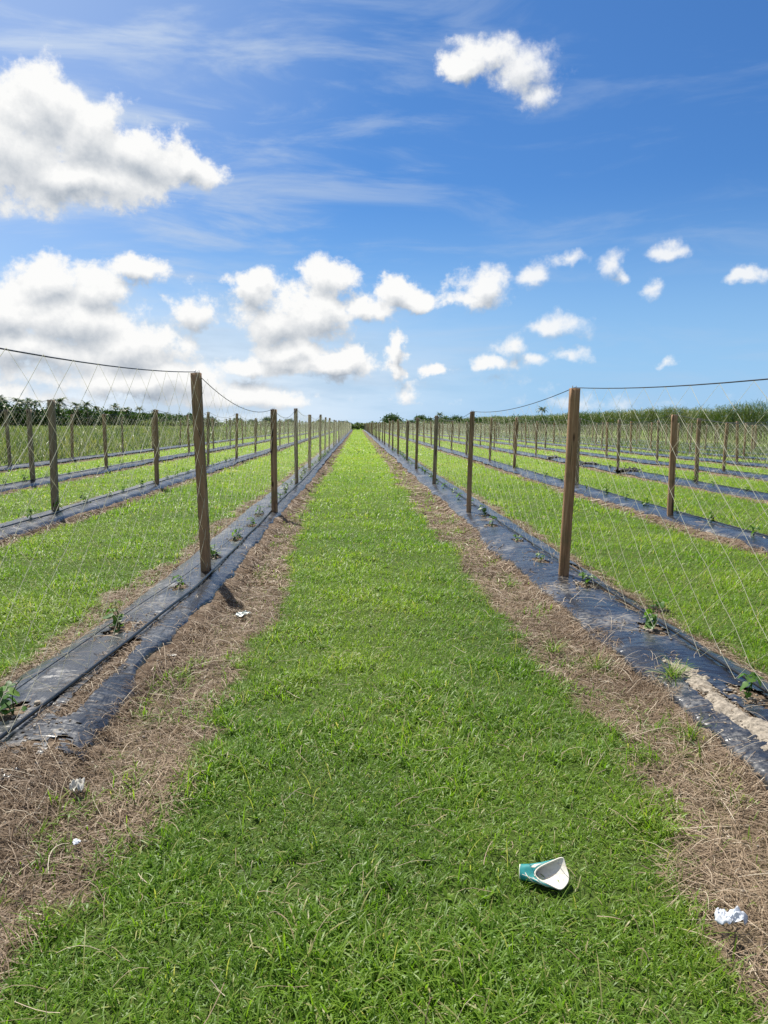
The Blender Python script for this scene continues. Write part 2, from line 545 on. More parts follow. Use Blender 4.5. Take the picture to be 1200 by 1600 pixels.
def mat_soil():
    m, k, o = new_mat('bed_soil')
    pos = k.geo()
    n2 = k.noise(pos, 6.0, 6, 0.65); n3 = k.noise(pos, 60.0, 5, 0.7)
    c = k.ramp(k.math('MULTIPLY_ADD', n3, 0.5, k.math('MULTIPLY', n2, 0.5)),
               [(0.3, (0.035, 0.024, 0.016)), (0.48, (0.13, 0.090, 0.060)), (0.62, (0.30, 0.235, 0.17)), (0.8, (0.46, 0.40, 0.31))])
    principled(k, o, c, 0.95, 0.1, bump(k, k.math('ADD', n3, n2), 0.9, 0.02))
    return m


def mat_film():
    m, k, o = new_mat('black_plastic_film')
    pos = k.geo()
    # creases mostly across the bed, plus fine crumple
    s = k.vec('MULTIPLY', pos, (2.5, 9.0, 5.0))
    w1 = k.noise(s, 1.2, 3, 0.5, dist=1.0)
    w2 = k.noise(k.vec('MULTIPLY', pos, (13.0, 2.5, 13.0)), 1.6, 3, 0.5, dist=0.8)
    w3 = k.noise(pos, 45.0, 3, 0.6)
    h = k.math('MULTIPLY_ADD', w2, 0.45, w1)
    dust = k.noise(pos, 1.7, 7, 0.72)
    dust2 = k.noise(pos, 26.0, 5, 0.7)
    d = k.step(k.math('MULTIPLY_ADD', dust2, 0.40, k.math('MULTIPLY', dust, 0.75)), 0.555, 0.80)
    c = k.mix(k.math('MULTIPLY', d, 0.62), (0.012, 0.013, 0.016), (0.30, 0.285, 0.26))
    rough = k.math('MULTIPLY_ADD', d, 0.25, k.math('MULTIPLY_ADD', w3, 0.10, 0.22))
    principled(k, o, c, rough, 0.6, bump(k, h, 0.46, 0.02))
    return m


def mat_wood():
    m, k, o = new_mat('treated_timber')
    oc = k.n.new('ShaderNodeTexCoord').outputs['Object']
    oi = k.n.new('ShaderNodeObjectInfo'); info = oi.outputs['Random']
    age = k.sep(oi.outputs['Color'])[0]
    sh = k.vec('ADD', oc, k.comb(k.math('MULTIPLY', info, 37.0), k.math('MULTIPLY', info, 11.0), 0.0))
    g1 = k.noise(k.vec('MULTIPLY', sh, (55.0, 55.0, 2.2)), 1.0, 5, 0.65, dist=0.4)
    g2 = k.noise(k.vec('MULTIPLY', sh, (9.0, 9.0, 1.3)), 1.0, 4, 0.6)
    saw = k.noise(k.vec('MULTIPLY', sh, (4.0, 4.0, 110.0)), 1.0, 2, 0.5)
    knot = k.n.new('ShaderNodeTexVoronoi'); k.l.new(k.vec('MULTIPLY', sh, (9.0, 9.0, 2.6)), knot.inputs['Vector']); knot.inputs['Scale'].default_value = 1.0
    kn = k.step(knot.outputs['Distance'], 0.10, 0.22)
    c = k.ramp(k.math('MULTIPLY_ADD', g1, 0.62, k.math('MULTIPLY', g2, 0.38)),
               [(0.28, (0.11, 0.060, 0.032)), (0.5, (0.30, 0.178, 0.098)), (0.72, (0.47, 0.32, 0.195))])
    grey = k.ramp(g1, [(0.3, (0.12, 0.098, 0.066)), (0.7, (0.34, 0.29, 0.21))])
    c = k.mix(age, c, grey)
    c = k.mix(k.step(k.noise(sh, 3.0, 4, 0.6), 0.52, 0.72, 0.0, 0.45), c, (0.095, 0.095, 0.045))
    c = k.mix(kn, (0.045, 0.024, 0.014), c)
    crack = k.noise(k.vec('MULTIPLY', sh, (38.0, 38.0, 1.1)), 1.0, 2, 0.5)
    c = k.mix(k.step(crack, 0.36, 0.30), c, (0.035, 0.022, 0.014))
    principled(k, o, c, 0.85, 0.2, bump(k, k.math('MULTIPLY_ADD', saw, 0.5, g1), 0.6, 0.006))
    return m


def mat_plain(name, c, rough=0.6, spec=0.4, metal=0.0, nz=0.0, nscale=8.0):
    m, k, o = new_mat(name)
    col = c
    if nz:
        n = k.noise(k.geo(), nscale, 5, 0.65)
        col = k.ramp(n, [(0.3, tuple(x*(1-nz) for x in c)), (0.7, tuple(min(1, x*(1+nz)) for x in c))])
    principled(k, o, col, rough, spec, metal=metal)
    return m


M_ground, M_soil, M_film, M_wood = mat_ground(), mat_soil(), mat_film(), mat_wood()
def mat_string():
    m, k, o = new_mat('nylon_string')
    p = principled(k, o, (0.78, 0.76, 0.62), 0.5, 0.4)
    tr = k.n.new('ShaderNodeBsdfTranslucent'); tr.inputs['Color'].default_value = (0.82, 0.80, 0.62, 1)
    ms = k.n.new('ShaderNodeMixShader'); ms.inputs[0].default_value = 0.45
    k.l.new(p.outputs[0], ms.inputs[1]); k.l.new(tr.outputs[0], ms.inputs[2]); k.l.new(ms.outputs[0], o.inputs['Surface'])
    return m


M_string = mat_string()
M_wire = mat_plain('black_cable', (0.014, 0.015, 0.018), 0.45, 0.4)
M_hose = mat_plain('black_hose', (0.012, 0.013, 0.013), 0.28, 0.5)
M_steel = mat_plain('galvanised_steel', (0.42, 0.42, 0.42), 0.45, 0.5, 0.9)
M_bark = mat_plain('tree_bark', (0.15, 0.12, 0.09), 0.9, 0.2, nz=0.5, nscale=3.0)
M_stone = mat_plain('marl_stone', (0.36, 0.31, 0.245), 0.9, 0.2, nz=0.35, nscale=60.0)
M_white = mat_plain('white_foam', (0.66, 0.63, 0.54), 0.7, 0.3, nz=0.12, nscale=50.0)
M_bag = mat_plain('white_plastic', (0.56, 0.59, 0.64), 0.45, 0.4, nz=0.15, nscale=40.0)
M_teal = mat_plain('teal_print', (0.010, 0.20, 0.20), 0.5, 0.4, nz=0.3, nscale=40.0)
M_dark = mat_plain('bunched_plastic', (0.020, 0.022, 0.022), 0.6, 0.25, nz=0.4, nscale=20.0)
M_paper = mat_plain('weathered_paper', (0.50, 0.48, 0.43), 0.8, 0.2, nz=0.3, nscale=60.0)
M_clear = mat_plain('grey_plastic', (0.25, 0.29, 0.27), 0.25, 0.5, nz=0.3, nscale=30.0)

# ------------------------------------------------------------------ the ground, one sheet out to the horizon
def build_ground():
    xs = np.concatenate([[-3000, -1500, -700, -350, -200, -120, -80, -55, -40, -30, -24, -20],
                         np.arange(-17, -3.2, 0.22), np.arange(-3.2, 3.6, 0.07), np.arange(3.6, 35.5, 0.25),
                         [37, 40, 46, 55, 70, 90, 130, 200, 350, 700, 1500, 3000]])
    ys = np.concatenate([[-800, -300, -120, -60, -30, -15, -8, -4, -2, -1, -0.3], np.arange(0.3, 12, 0.09),
                         np.geomspace(12, Y_END, 260), [245, 260, 300, 360, 450, 700, 1200, 2200, 4000]])
    X, Y = np.meshgrid(xs, ys)
    inf = ((Y > -2) & (Y < Y_END) & (X > -15.0) & (X < 35.5)).astype(float)
    S = straw_amount(X, Y)*inf
    Z = ground_z(X, Y)
    Z -= 0.02*S
    n, m = X.shape
    V = np.stack([X, Y, Z], -1).reshape(-1, 3)
    i = np.arange(n-1)[:, None]*m; j = np.arange(m-1)[None]
    Q = np.stack([i+j, i+j+1, i+m+j+1, i+m+j], -1).reshape(-1, 4)
    o = link('ground', np_mesh('ground', V, Q, None, {'straw': S.ravel()}, True), M_ground)
    tag(o, 'flat field of grass and bare brown soil reaching the horizon', None, None, 'structure')


build_ground()

# ------------------------------------------------------------------ planting spots
PLANTS = {}          # row index -> list of (x, y)
for ri, (side, n, rx) in enumerate(ROWS):
    rr = random.Random(100+ri)
    if (side, n) == ('left', 1):
        pts = [(-1.95, 4.25), (-1.88, 6.02), (-1.76, 7.58), (-1.755, 9.33), (-1.70, 10.8), (-1.68, 12.3)]
    elif (side, n) == ('right', 1):
        pts = [(2.40, 4.46), (2.41, 6.0), (2.39, 7.73), (2.23, 9.11), (2.28, 10.7), (2.22, 12.4)]
    else:
        y0 = visible_from(rx) + rr.uniform(0, 1.4)
        pts = [(rx, y0)]
    y = pts[-1][1] + 1.45
    while y < 60:
        pts.append((rx+rr.uniform(-0.07, 0.07), y)); y += rr.uniform(1.25, 1.65)
    PLANTS[ri] = pts

# ------------------------------------------------------------------ mounds of soil, plastic film over them
def row_ys(y0, y1, fine_to, fine):
    a = np.arange(y0, min(fine_to, y1), fine) if y0 < fine_to else np.array([y0])
    return np.concatenate([a, np.geomspace(max(a[-1]+fine, 1), y1, int(150*math.log(y1/max(a[-1], 1.0))/math.log(20)) + 20)])


def build_bed(ri, side, n, rx):
    near = n == 1
    y0 = 0.4 if near else visible_from(rx)-3.0
    # --- soil mound
    ys = row_ys(y0, Y_END-1, 14, 0.05 if near else 0.3)
    us = np.linspace(-0.56, 0.56, 25 if near else 11)
    U, Y = np.meshgrid(us, ys)
    X = rx + row_wob(rx, Y) + U
    Z = BED_H*np.clip(1-(np.abs(U)/0.50)**3.0, -0.25, 1) + (fbm(X*6, Y*6, 31, 3)-0.5)*0.03*(Y < 40) - 0.004
    nn, mm = X.shape
    V = np.stack([X, Y, Z], -1).reshape(-1, 3)
    i = np.arange(nn-1)[:, None]*mm; j = np.arange(mm-1)[None]
    Q = np.stack([i+j, i+j+1, i+mm+j+1, i+mm+j], -1).reshape(-1, 4)
    tag(link('soil_bed', np_mesh('soil_bed', V, Q, None, None, True), M_soil),
        'raised soil mound under plastic, ' + row_phrase(side, n), None, None, 'structure')
    # --- film
    ys = row_ys(y0, Y_END-1, 13 if near else 0, 0.018)
    us = np.linspace(-1, 1, 57 if near else 15)
    U, Y = np.meshgrid(us, ys)
    hwl = 0.41 + (fbm(Y*0.9, rx+0*Y, 41, 4)-0.5)*0.16
    hwr = 0.41 + (fbm(Y*0.9, rx+7+0*Y, 43, 4)-0.5)*0.16
    ragl = (fbm(Y*5, rx+3+0*Y, 45, 4)-0.5)*0.10; ragr = (fbm(Y*5, rx+9+0*Y, 47, 4)-0.5)*0.10
    if near:
        if side == 'right': hwl = hwl - 0.04*sstep(-Y, -8.0, -5.5); hwr = hwr + 0.05
        else: hwr = hwr - 0.08 + 0.12*sstep(-Y, -5.4, -4.6); hwl = hwl + 0.10*sstep(-Y, -7.5, -5.0)
    hwl = hwl + ragl; hwr = hwr + ragr
    D = np.where(U < 0, hwl, hwr)*U
    X = rx + row_wob(rx, Y) + D
    far = np.clip((Y-14)/20, 0, 1)
    Z = BED_H*np.clip(1-(np.abs(D)/0.50)**3.0, 0.0, 1) + 0.014 + 0.03*far
    wr = (fbm(X*4+Y*1.2, Y*6, 51, 3)-0.5)*0.016 + (vnoise(X*2.4, Y*15+X*8, 53)-0.5)*0.006 + (fbm(X*1.8, Y*1.8, 57, 2)-0.5)*0.026
    Z = Z + wr*(Y < 60)
    Z = Z - 0.045*np.clip((np.abs(U)-0.95)/0.05, 0, 1)*(1-far)
    nn, mm = X.shape
    V = np.stack([X, Y, Z], -1).reshape(-1, 3)
    i = np.arange(nn-1)[:, None]*mm; j = np.arange(mm-1)[None]
    Q = np.stack([i+j, i+j+1, i+mm+j+1, i+mm+j], -1).reshape(-1, 4)
    if near:
        C = V[Q].mean(1)
        keep = np.ones(len(Q), bool)
        jag = (fbm(C[:, 0]*22, C[:, 1]*22, 61, 3)-0.5)
        for (px, py) in PLANTS[ri]:
            if py > 14: continue
            a = 0.16 + 0.07*((py*7.3) % 1); b = 0.075 + 0.03*((py*3.1) % 1)
            q = np.hypot((C[:, 1]-py)/a, (C[:, 0]-px)/b)
            keep &= q + jag*1.2 > 1.0
        dx = C[:, 0]-rx
        big = fbm(C[:, 0]*2.5, C[:, 1]*2.5, 71, 3)
        if side == 'left':
            # torn strip along the path shoulder near the camera
            band = sstep(dx, -0.04, 0.03)*sstep(dx, 0.14, 0.08)*sstep(-C[:, 1], -6.2, -5.4)
            keep &= ~((band*(big+jag*0.35) > 0.40))
            keep &= ~((C[:, 1] < 3.85+0.8*jag) & (dx > -0.06))
            keep &= ~((C[:, 1] < 3.3) & (big+jag*0.4 > 0.40))
        else:
            band = sstep(-np.abs(dx+0.09), -0.11, -0.05)*sstep(-C[:, 1], -5.4, -5.0)
            keep &= ~((band*(big+jag*0.5+0.10) > 0.50))
            band = sstep(-np.abs(dx-0.26), -0.13, -0.06)*sstep(C[:, 1], 6.3, 6.8)*sstep(-C[:, 1], -9.6, -8.8)
            keep &= ~((band*(big+jag*0.5+0.05) > 0.48))
        Q = Q[keep]
    me = np_mesh('mulch_film', V, Q, None, None, True)
    o = link('mulch_film', me, M_film)
    look = {('left', 1): 'glaring grey black plastic film, torn along its shoulder, first bed left of the path',
            ('right', 1): 'dark bluish plastic film with pale marl spilled on it, right of the path'}
    tag(o, look.get((side, n), 'black plastic mulch film covering the ' + row_phrase(side, n)), 'plastic film', 'plastic films over the planting beds')


for ri, (side, n, rx) in enumerate(ROWS): build_bed(ri, side, n, rx)


def film_z(rx, x, y):
    d = abs(x-rx-float(row_wob(rx, y)))
    return BED_H*max(0.0, 1-(d/0.50)**3.0) + 0.02


# ------------------------------------------------------------------ posts
def make_post_mesh(seed, L=2.45):
    rs = np.random.default_rng(seed)
    nz = 22
    zs = np.linspace(-0.35, L-0.35, nz)
    b = 0.006; h = 0.05
    ring = np.array([(-h, -h+b), (-h+b, -h), (h-b, -h), (h, -h+b), (h, h-b), (h-b, h), (-h+b, h), (-h, h-b)])
    V = []
    for i, z in enumerate(zs):
        c = np.array([0.010*math.sin(z*1.7+seed), 0.008*math.sin(z*2.1+seed*2)])*0.7
        tw = 0.03*math.sin(z+seed)
        r = ring*(1 + rs.normal(0, 0.012, (8, 1)))
        r = r @ np.array([[math.cos(tw), math.sin(tw)], [-math.sin(tw), math.cos(tw)]])
        V += [(x+c[0], y+c[1], z + (rs.normal(0, 0.002) if i == nz-1 else 0)) for x, y in r]
    top = len(V); V.append((0, 0, zs[-1]+0.002))
    V = np.array(V)
    i = np.arange(nz-1)[:, None]*8; j = np.arange(8)[None]; j2 = (j+1) % 8
    Q = np.stack([i+j, i+j2, i+8+j2, i+8+j], -1).reshape(-1, 4)
    e = (nz-1)*8
    T = np.array([(e+a, e+(a+1) % 8, top) for a in range(8)])
    me = np_mesh('wooden_post', V, Q, T)
    me.materials.append(M_wood)
    return me


def staple_mesh():
    P = [(-0.014, 0, -0.02), (-0.014, 0, 0.022), (-0.010, 0, 0.028), (0.010, 0, 0.028), (0.014, 0, 0.022), (0.014, 0, -0.02)]
    V, Q = tube_path(P, 0.0024, 5)
    me = np_mesh('staple', V, Q, None, None, True); me.materials.append(M_steel)
    return me


POST_MESH = [make_post_mesh(s) for s in (1, 2, 3, 4, 5)]
STAPLE = staple_mesh()
POST_TOP = {}      # (row, k) -> (x, y, z) of the top centre
spots = []
MEAS = {('left', 1): {0: (-1.68, 8.47, 2.29, -0.03), 1: (-1.52, 14.3, 2.01, -0.01), 2: (-1.64, 20.9, 2.16, 0.0), 3: (-1.72, 28.1, 2.08, 0)},
        ('right', 1): {0: (2.28, 8.24, 2.15, 0.02), 1: (2.12, 14.4, 2.00, 0.015), 2: (2.12, 21.1, 2.0, 0.03), 3: (2.18, 28.1, 2.0, 0.01)},
        ('left', 2): {1: (-5.63, 14.5, 2.15, 0), 2: (-5.34, 20.7, 2.09, 0)},
        ('left', 3): {2: (-8.97, 21.6, 2.08, -0.03), 3: (-8.95, 27.8, 2.04, -0.02)},
        ('right', 2): {1: (5.84, 14.0, 1.97, -0.01), 2: (6.19, 21.4, 1.97, 0.0)},
        ('right', 3): {2: (10.2, 22.7, 2.0, 0.0), 3: (9.75, 28.4, 1.98, 0.0)}}
for ri, (side, n, rx) in enumerate(ROWS):
    rr = random.Random(500+ri)
    for kk in range(-1, 40):
        y = 8.35 + PITCH*kk + rr.uniform(-0.25, 0.25) + (rr.uniform(-0.4, 0.4) if n > 1 else 0)
        x = rx + float(row_wob(rx, y)) + rr.uniform(-0.05, 0.05)
        top = rr.uniform(1.93, 2.13) + (0.07 if side == 'left' else -0.04); lean = rr.uniform(-0.04, 0.04)
        if kk in MEAS.get((side, n), {}): x, y, top, lean = MEAS[(side, n)][kk]
        if y > Y_END-2 or y < visible_from(rx)-4.5: continue
        spots.append((ri, kk, x, y, top, lean, rr.uniform(-0.02, 0.02), rr.uniform(-0.15, 0.15)))
inview = lambda s: s[3] > visible_from(s[2])
spots.sort(key=lambda s: s[3])
single = [s for s in spots if inview(s)][:296]
out_near = [s for s in spots if not inview(s)]
rest = [s for s in spots if inview(s)][296:]
seen_in_row = {}
LOOK = {(0, 0): 'tall dark brown timber post leaning left, nearest one left of the path',
        (4, 0): 'warm brown square timber post with two staples, nearest one right of the path'}


WEATHER = {(0, 0): 0.15, (0, 1): 0.1, (0, 2): 0.6, (4, 0): 0.0, (4, 1): 0.3, (4, 2): 0.8, (5, 1): 0.1}


def post_xf(s):
    ri, kk, x, y, top, lean, lean2, rz = s
    return (x, y, BED_H), (lean2, lean, rz)


for idx, s in enumerate(single + out_near):
    ri, kk, x, y, top, lean, lean2, rz = s
    side, n, rx = ROWS[ri]
    o = bpy.data.objects.new('wooden_post', POST_MESH[(kk*3+ri) % 5]); COL.objects.link(o)
    o.location, o.rotation_euler = post_xf(s)
    if (ri, kk) not in LOOK:
        wv = 0.86 + 0.26*((kk*0.618+ri*0.37) % 1); o.scale = (wv, wv*(0.9+0.2*((kk*0.37+ri*0.71) % 1)), 1)
    # the post is sunk until its head stands at the right height
    o.location.z = top-2.10
    POST_TOP[(ri, kk)] = (x+2.10*math.sin(lean), y, top)
    o.color = (WEATHER.get((ri, kk), ((kk*0.37+ri*0.61) % 1)*0.75), 0, 0, 1)       # how grey the timber has weathered
    if idx < len(single):
        c = seen_in_row[ri] = seen_in_row.get(ri, 0) + 1
    else: c = 0
    rowp = f'{ORD[n]} row {side} of the grass path'
    if (ri, kk) in LOOK: lab = LOOK[(ri, kk)]
    elif c == 0: lab = f'timber post at the near end of the {rowp}'
    elif c <= 10: lab = f'weathered timber post, {ORD[c]} from the near end, {rowp}'
    else: lab = f'thin distant timber post far along the {rowp}'
    tag(o, lab, 'post', f'trellis posts of the {rowp}')
    if y < 16 and abs(x) < 3:
        for q in (-0.018, 0.018):
            st = link('staple', STAPLE, None, o)
            st.location = (q, 0.01, 2.10); st.rotation_euler = (0, 0, 1.2)
a = Acc()
for s in rest:
    ri, kk, x, y, top, lean, lean2, rz = s
    me = POST_MESH[0]
    V = np.array([v.co for v in me.vertices]); Q = [tuple(p.vertices) for p in me.polygons if len(p.vertices) == 4]
    T = [tuple(p.vertices) for p in me.polygons if len(p.vertices) == 3]
    a.add(V + np.array([x, y, top-2.10]), Q, T)
    POST_TOP[(ri, kk)] = (x, y, top)
if rest:
    o = link('far_posts', a.mesh('far_posts'), M_wood)
    tag(o, 'faint timber posts crowding together at the far end of the trellis rows', 'posts', None, 'stuff')

# ------------------------------------------------------------------ wire along the post heads and netting below it
def build_trellis(ri, side, n, rx):
    ks = sorted(kk for (r, kk) in POST_TOP if r == ri)
    tops = [np.array(POST_TOP[(ri, kk)]) for kk in ks]
    rs = np.random.default_rng(900+ri)
    P = []
    for a_, b_ in zip(tops[:-1], tops[1:]):
        m = 14 if a_[1] < 40 else 5
        sag = rs.uniform(0.10, 0.22)
        if n == 1 and a_[1] < 7: sag = 0.075
        elif n == 1 and a_[1] < 12: sag = 0.20 if side == 'left' else 0.10
        for t in np.linspace(0, 1, m, endpoint=False):
            p = a_*(1-t)+b_*t; p = p + np.array([0, 0, 0.008-sag*4*t*(1-t)]); P.append(p)
    P.append(tops[-1]+np.array([0, 0, 0.008]))
    P = np.array(P)
    V, Q = tube_path(P, 0.0044, 5)
    o = link('trellis_wire', np_mesh('trellis_wire', V, Q, None, None, True), M_wire)
    tag(o, f'black sagging cable on the post heads of the {ORD[n]} row {side} of the path', 'wire', 'cables along the trellis rows')
    # netting: two families of slanting strings that meet on the wire
    sp = 0.44; cell = 0.33
    y0, y1 = P[0, 1], P[-1, 1]
    A, B, RR = [], [], []
    wx = lambda y: np.interp(y, P[:, 1], P[:, 0]); wz = lambda y: np.interp(y, P[:, 1], P[:, 2])
    ny = int((y1-y0)/(sp/2))
    nz = 12
    # nodes (level, column): level 0 on the wire
    cols = np.arange(ny+1)
    Yc = y0 + cols*sp/2
    jit = np.where(Yc < 45, 1.0, 0.2)
    nodes = np.zeros((nz+1, ny+1, 3))
    bot = 0.17
    for l in range(nz+1):
        yy = Yc + rs.normal(0, 0.006, ny+1)*jit*(l > 0) + (rs.normal(0, 0.05, ny+1)*jit if l == nz else 0)
        z = wz(yy)*(1-l/nz) + bot*l/nz
        nodes[l, :, 0] = wx(yy)*(1-l/nz) + (rx + row_wob(rx, yy))*l/nz + 0.055 + rs.normal(0, 0.006, ny+1)*jit*min(l, 1)
        nodes[l, :, 1] = yy
        nodes[l, :, 2] = z + (rs.normal(0, 0.005, ny+1)*jit if 0 < l else 0.0)
    near_lim = 70.0
    for l in range(nz):
        for par in (1, -1):
            c = np.arange(ny+1); c = c[(c+l) % 2 == 0]
            c2 = c + par; ok = (c2 >= 0) & (c2 <= ny); c, c2 = c[ok], c2[ok]
            a_ = nodes[l, c]; b_ = nodes[l+1, c2]
            A.append(a_); B.append(b_)
            RR.append(np.full(len(c), 0.0018 if par == -1 else 0.0011))
    A, B, RR = np.concatenate(A), np.concatenate(B), np.concatenate(RR)
    V, Q = prisms(A, B, RR, 3)
    o = link('trellis_netting', np_mesh('trellis_netting', V, Q), M_string)
    tag(o, f'pale diamond string netting on the {ORD[n]} row {side} of the grass path', 'netting', 'string nets of the trellis rows')


for ri, (side, n, rx) in enumerate(ROWS): build_trellis(ri, side, n, rx)

# ------------------------------------------------------------------ irrigation hoses on the film
def build_hose(ri, side, n, rx):
    near = n == 1
    y0 = 0.4 if near else visible_from(rx)-3
    ys = np.concatenate([np.arange(y0, 30, 0.15), np.geomspace(30.5, Y_END-1, 120)]) if y0 < 30 else np.geomspace(y0, Y_END-1, 120)
    if (side, n) == ('left', 1): off = np.interp(ys, [0, 3.8, 5.7, 7.4, 8.6, 12, 16, 22, 40], [-0.14, -0.11, 0.02, 0.10, 0.12, 0.13, 0.09, 0.14, 0.12])
    elif (side, n) == ('right', 1): off = np.interp(ys, [0, 4.5, 6.1, 9, 12, 20, 40], [0.25, 0.25, 0.24, 0.16, 0.13, 0.10, 0.10])
    else: off = 0.10 + 0.08*(vnoise(ys*0.3, rx+0*ys, 81)-0.5)
    x = rx + off + 0.03*(vnoise(ys*0.8, rx*5+0*ys, 83)-0.5)
    d = np.abs(x-rx-row_wob(rx, ys))
    z = BED_H*np.clip(1-(d/0.5)**3, 0, 1) + 0.034 + 0.012*(vnoise(ys*1.3, rx*2+0*ys, 85)-0.3) + 0.03*np.clip((ys-14)/20, 0, 1)
    V, Q = tube_path(np.stack([x, ys, z], 1), 0.0125, 8 if near else 5)
    o = link('irrigation_hose', np_mesh('irrigation_hose', V, Q, None, None, True), M_hose)
    tag(o, f'black irrigation hose lying along the {row_phrase(side, n)}', 'hose', 'irrigation hoses on the beds')


for ri, (side, n, rx) in enumerate(ROWS):
    if n <= 5: build_hose(ri, side, n, rx)
ys = np.arange(1.0, 20, 0.15)
x = np.interp(ys, [0, 4.57, 6.2, 8.1, 10, 20], [-2.12, -2.06, -1.98, -1.82, -1.76, -1.72])
z = np.array([film_z(-1.70, a_, b_) for a_, b_ in zip(x, ys)]) + 0.018
V, Q = tube_path(np.stack([x, ys, z], 1), 0.0042, 6)
tag(link('drip_line', np_mesh('drip_line', V, Q, None, None, True), M_hose),
    'thin black drip line left of the thick hose on the first left bed', 'drip line')


# ------------------------------------------------------------------ living grass
def surf_z(x, y):
    return ground_z(x, y)


def frustum_x(y, pad=0.5):
    return -0.475*y-pad, 0.545*y+pad


def scatter(y0, y1, dens, xlim=None, pad=1.5):
    """points in the band y0..y1 of the wedge in front of the camera"""
    l1, r1 = frustum_x(y1, pad)
    if xlim: l1, r1 = max(l1, xlim[0]), min(r1, xlim[1])
    n = int((r1-l1)*(y1-y0)*dens)
    x = RNG.uniform(l1, r1, n); y = RNG.uniform(y0, y1, n)
    k = (x > -0.475*y-pad) & (x < 0.545*y+pad)
    return x[k], y[k]


def build_grass():
    acc = Acc()
    #        y0    y1   density  len          width          segs
    bands = [(1.5, 2.6, 10500, (0.040, 0.110), (0.0040, 0.0088), 4),
             (2.6, 4.0, 9200, (0.035, 0.098), (0.0040, 0.0085), 4),
             (4.0, 6.0, 7000, (0.035, 0.090), (0.0043, 0.0085), 3),
             (6.0, 9.0, 3900, (0.040, 0.095), (0.0055, 0.0105), 3),
             (9.0, 14., 1800, (0.045, 0.10), (0.0075, 0.014), 2),
             (14., 24., 560, (0.055, 0.115), (0.013, 0.024), 2),
             (24., 45., 170, (0.06, 0.12), (0.022, 0.042), 2),
             (45., 90., 40, (0.07, 0.14), (0.045, 0.085), 2),
             (90., 232., 9, (0.08, 0.18), (0.10, 0.18), 1)]
    for y0, y1, dens, Lr, Wr, segs in bands:
        x, y = scatter(y0, y1, dens, (-14.7, 35.0))
        s = straw_amount(x, y)
        bh = bed_h(x, y)
        clump = fbm(x*2.2, y*2.2, 201, 3); fine = fbm(x*9, y*9, 203, 2)
        pr = np.clip(1-s*1.05, 0.0, 1)*(0.45+0.9*sstep(fine, 0.25, 0.6))
        pr = np.where((s > 0.6), (0.035 + 0.10*sstep(y, 5, 12)) + 0.30*sstep(clump, 0.54, 0.66)*sstep(fine, 0.4, 0.6), pr)
        keep = (RNG.uniform(0, 1, len(x)) < pr) & (bh < 0.05)
        x, y, clump, s, fine = x[keep], y[keep], clump[keep], s[keep], fine[keep]
        N = len(x)
        big = RNG.uniform(0, 1, N)
        tall = 0.8 + 0.6*sstep(clump, 0.35, 0.7)
        L = (Lr[0] + (Lr[1]-Lr[0])*big**1.4)*tall
        edge = np.exp(-((s-0.25)/0.2)**2)
        L = L*(1+0.35*edge*sstep(fine, 0.4, 0.7))
        W = RNG.uniform(Wr[0], Wr[1], N)*(0.88+0.5*sstep(clump, 0.45, 0.68))
        az = RNG.uniform(0, 2*np.pi, N)
        lean = RNG.uniform(0.15, 1.15, N); curl = RNG.uniform(0.3, 1.9, N)
        tint = np.clip(0.18 + 0.06 + 0.38*RNG.beta(2, 2, N) + 0.55*(fbm(x*0.7, y*0.7, 207, 3)-0.5) + 0.25*(clump-0.5) + 0.30*sstep(y, 6, 40), 0, 0.92)  # tint rises with distance: backlit glow of far grass put into blade colour
        dry = RNG.uniform(0, 1, N) < 0.045 + 0.12*edge
        tint = np.where(dry, RNG.uniform(0.93, 1.0, N), tint)
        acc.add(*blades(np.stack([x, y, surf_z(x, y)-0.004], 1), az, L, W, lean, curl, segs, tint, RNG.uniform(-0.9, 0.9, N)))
    # tall seed stalks and coarse blades here and there
    x, y = scatter(1.6, 9, 40, (-14, 30)); k_ = straw_amount(x, y) < 0.5
    x, y = x[k_], y[k_]; N = len(x)
    acc.add(*blades(np.stack([x, y, surf_z(x, y)], 1), RNG.uniform(0, 6.28, N), RNG.uniform(0.16, 0.30, N), RNG.uniform(0.003, 0.006, N),
                    RNG.uniform(0.1, 0.7, N), RNG.uniform(0.3, 1.2, N), 5, np.where(RNG.uniform(0, 1, N) < 0.3, 0.97, RNG.uniform(0.2, 0.6, N)), RNG.uniform(-0.8, 0.8, N)))
    # broad leaved weeds among the grass
    x, y = scatter(1.6, 10, 6, (-5, 6)); k_ = (straw_amount(x, y) < 0.6) & (bed_h(x, y) < 0.03); x, y = x[k_], y[k_]
    n = 9; X = np.repeat(x, n); Y = np.repeat(y, n); N = len(X); sz = np.repeat(RNG.uniform(0.4, 0.9, len(x)), n)
    acc.add(*blades(np.stack([X, Y, surf_z(X, Y)+0.01], 1), np.tile(np.arange(n)*2.4, len(x)) + RNG.normal(0, 0.3, N), sz*RNG.uniform(0.035, 0.07, N),
                    sz*RNG.uniform(0.012, 0.022, N), RNG.uniform(0.4, 1.1, N), RNG.uniform(0.2, 0.9, N), 4, RNG.uniform(0.15, 0.6, N), RNG.uniform(-0.4, 0.4, N), 'leaf'))
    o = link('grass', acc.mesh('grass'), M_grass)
    tag(o, 'short bright green grass growing on the path and between the beds', 'grass', None, 'stuff')


build_grass()


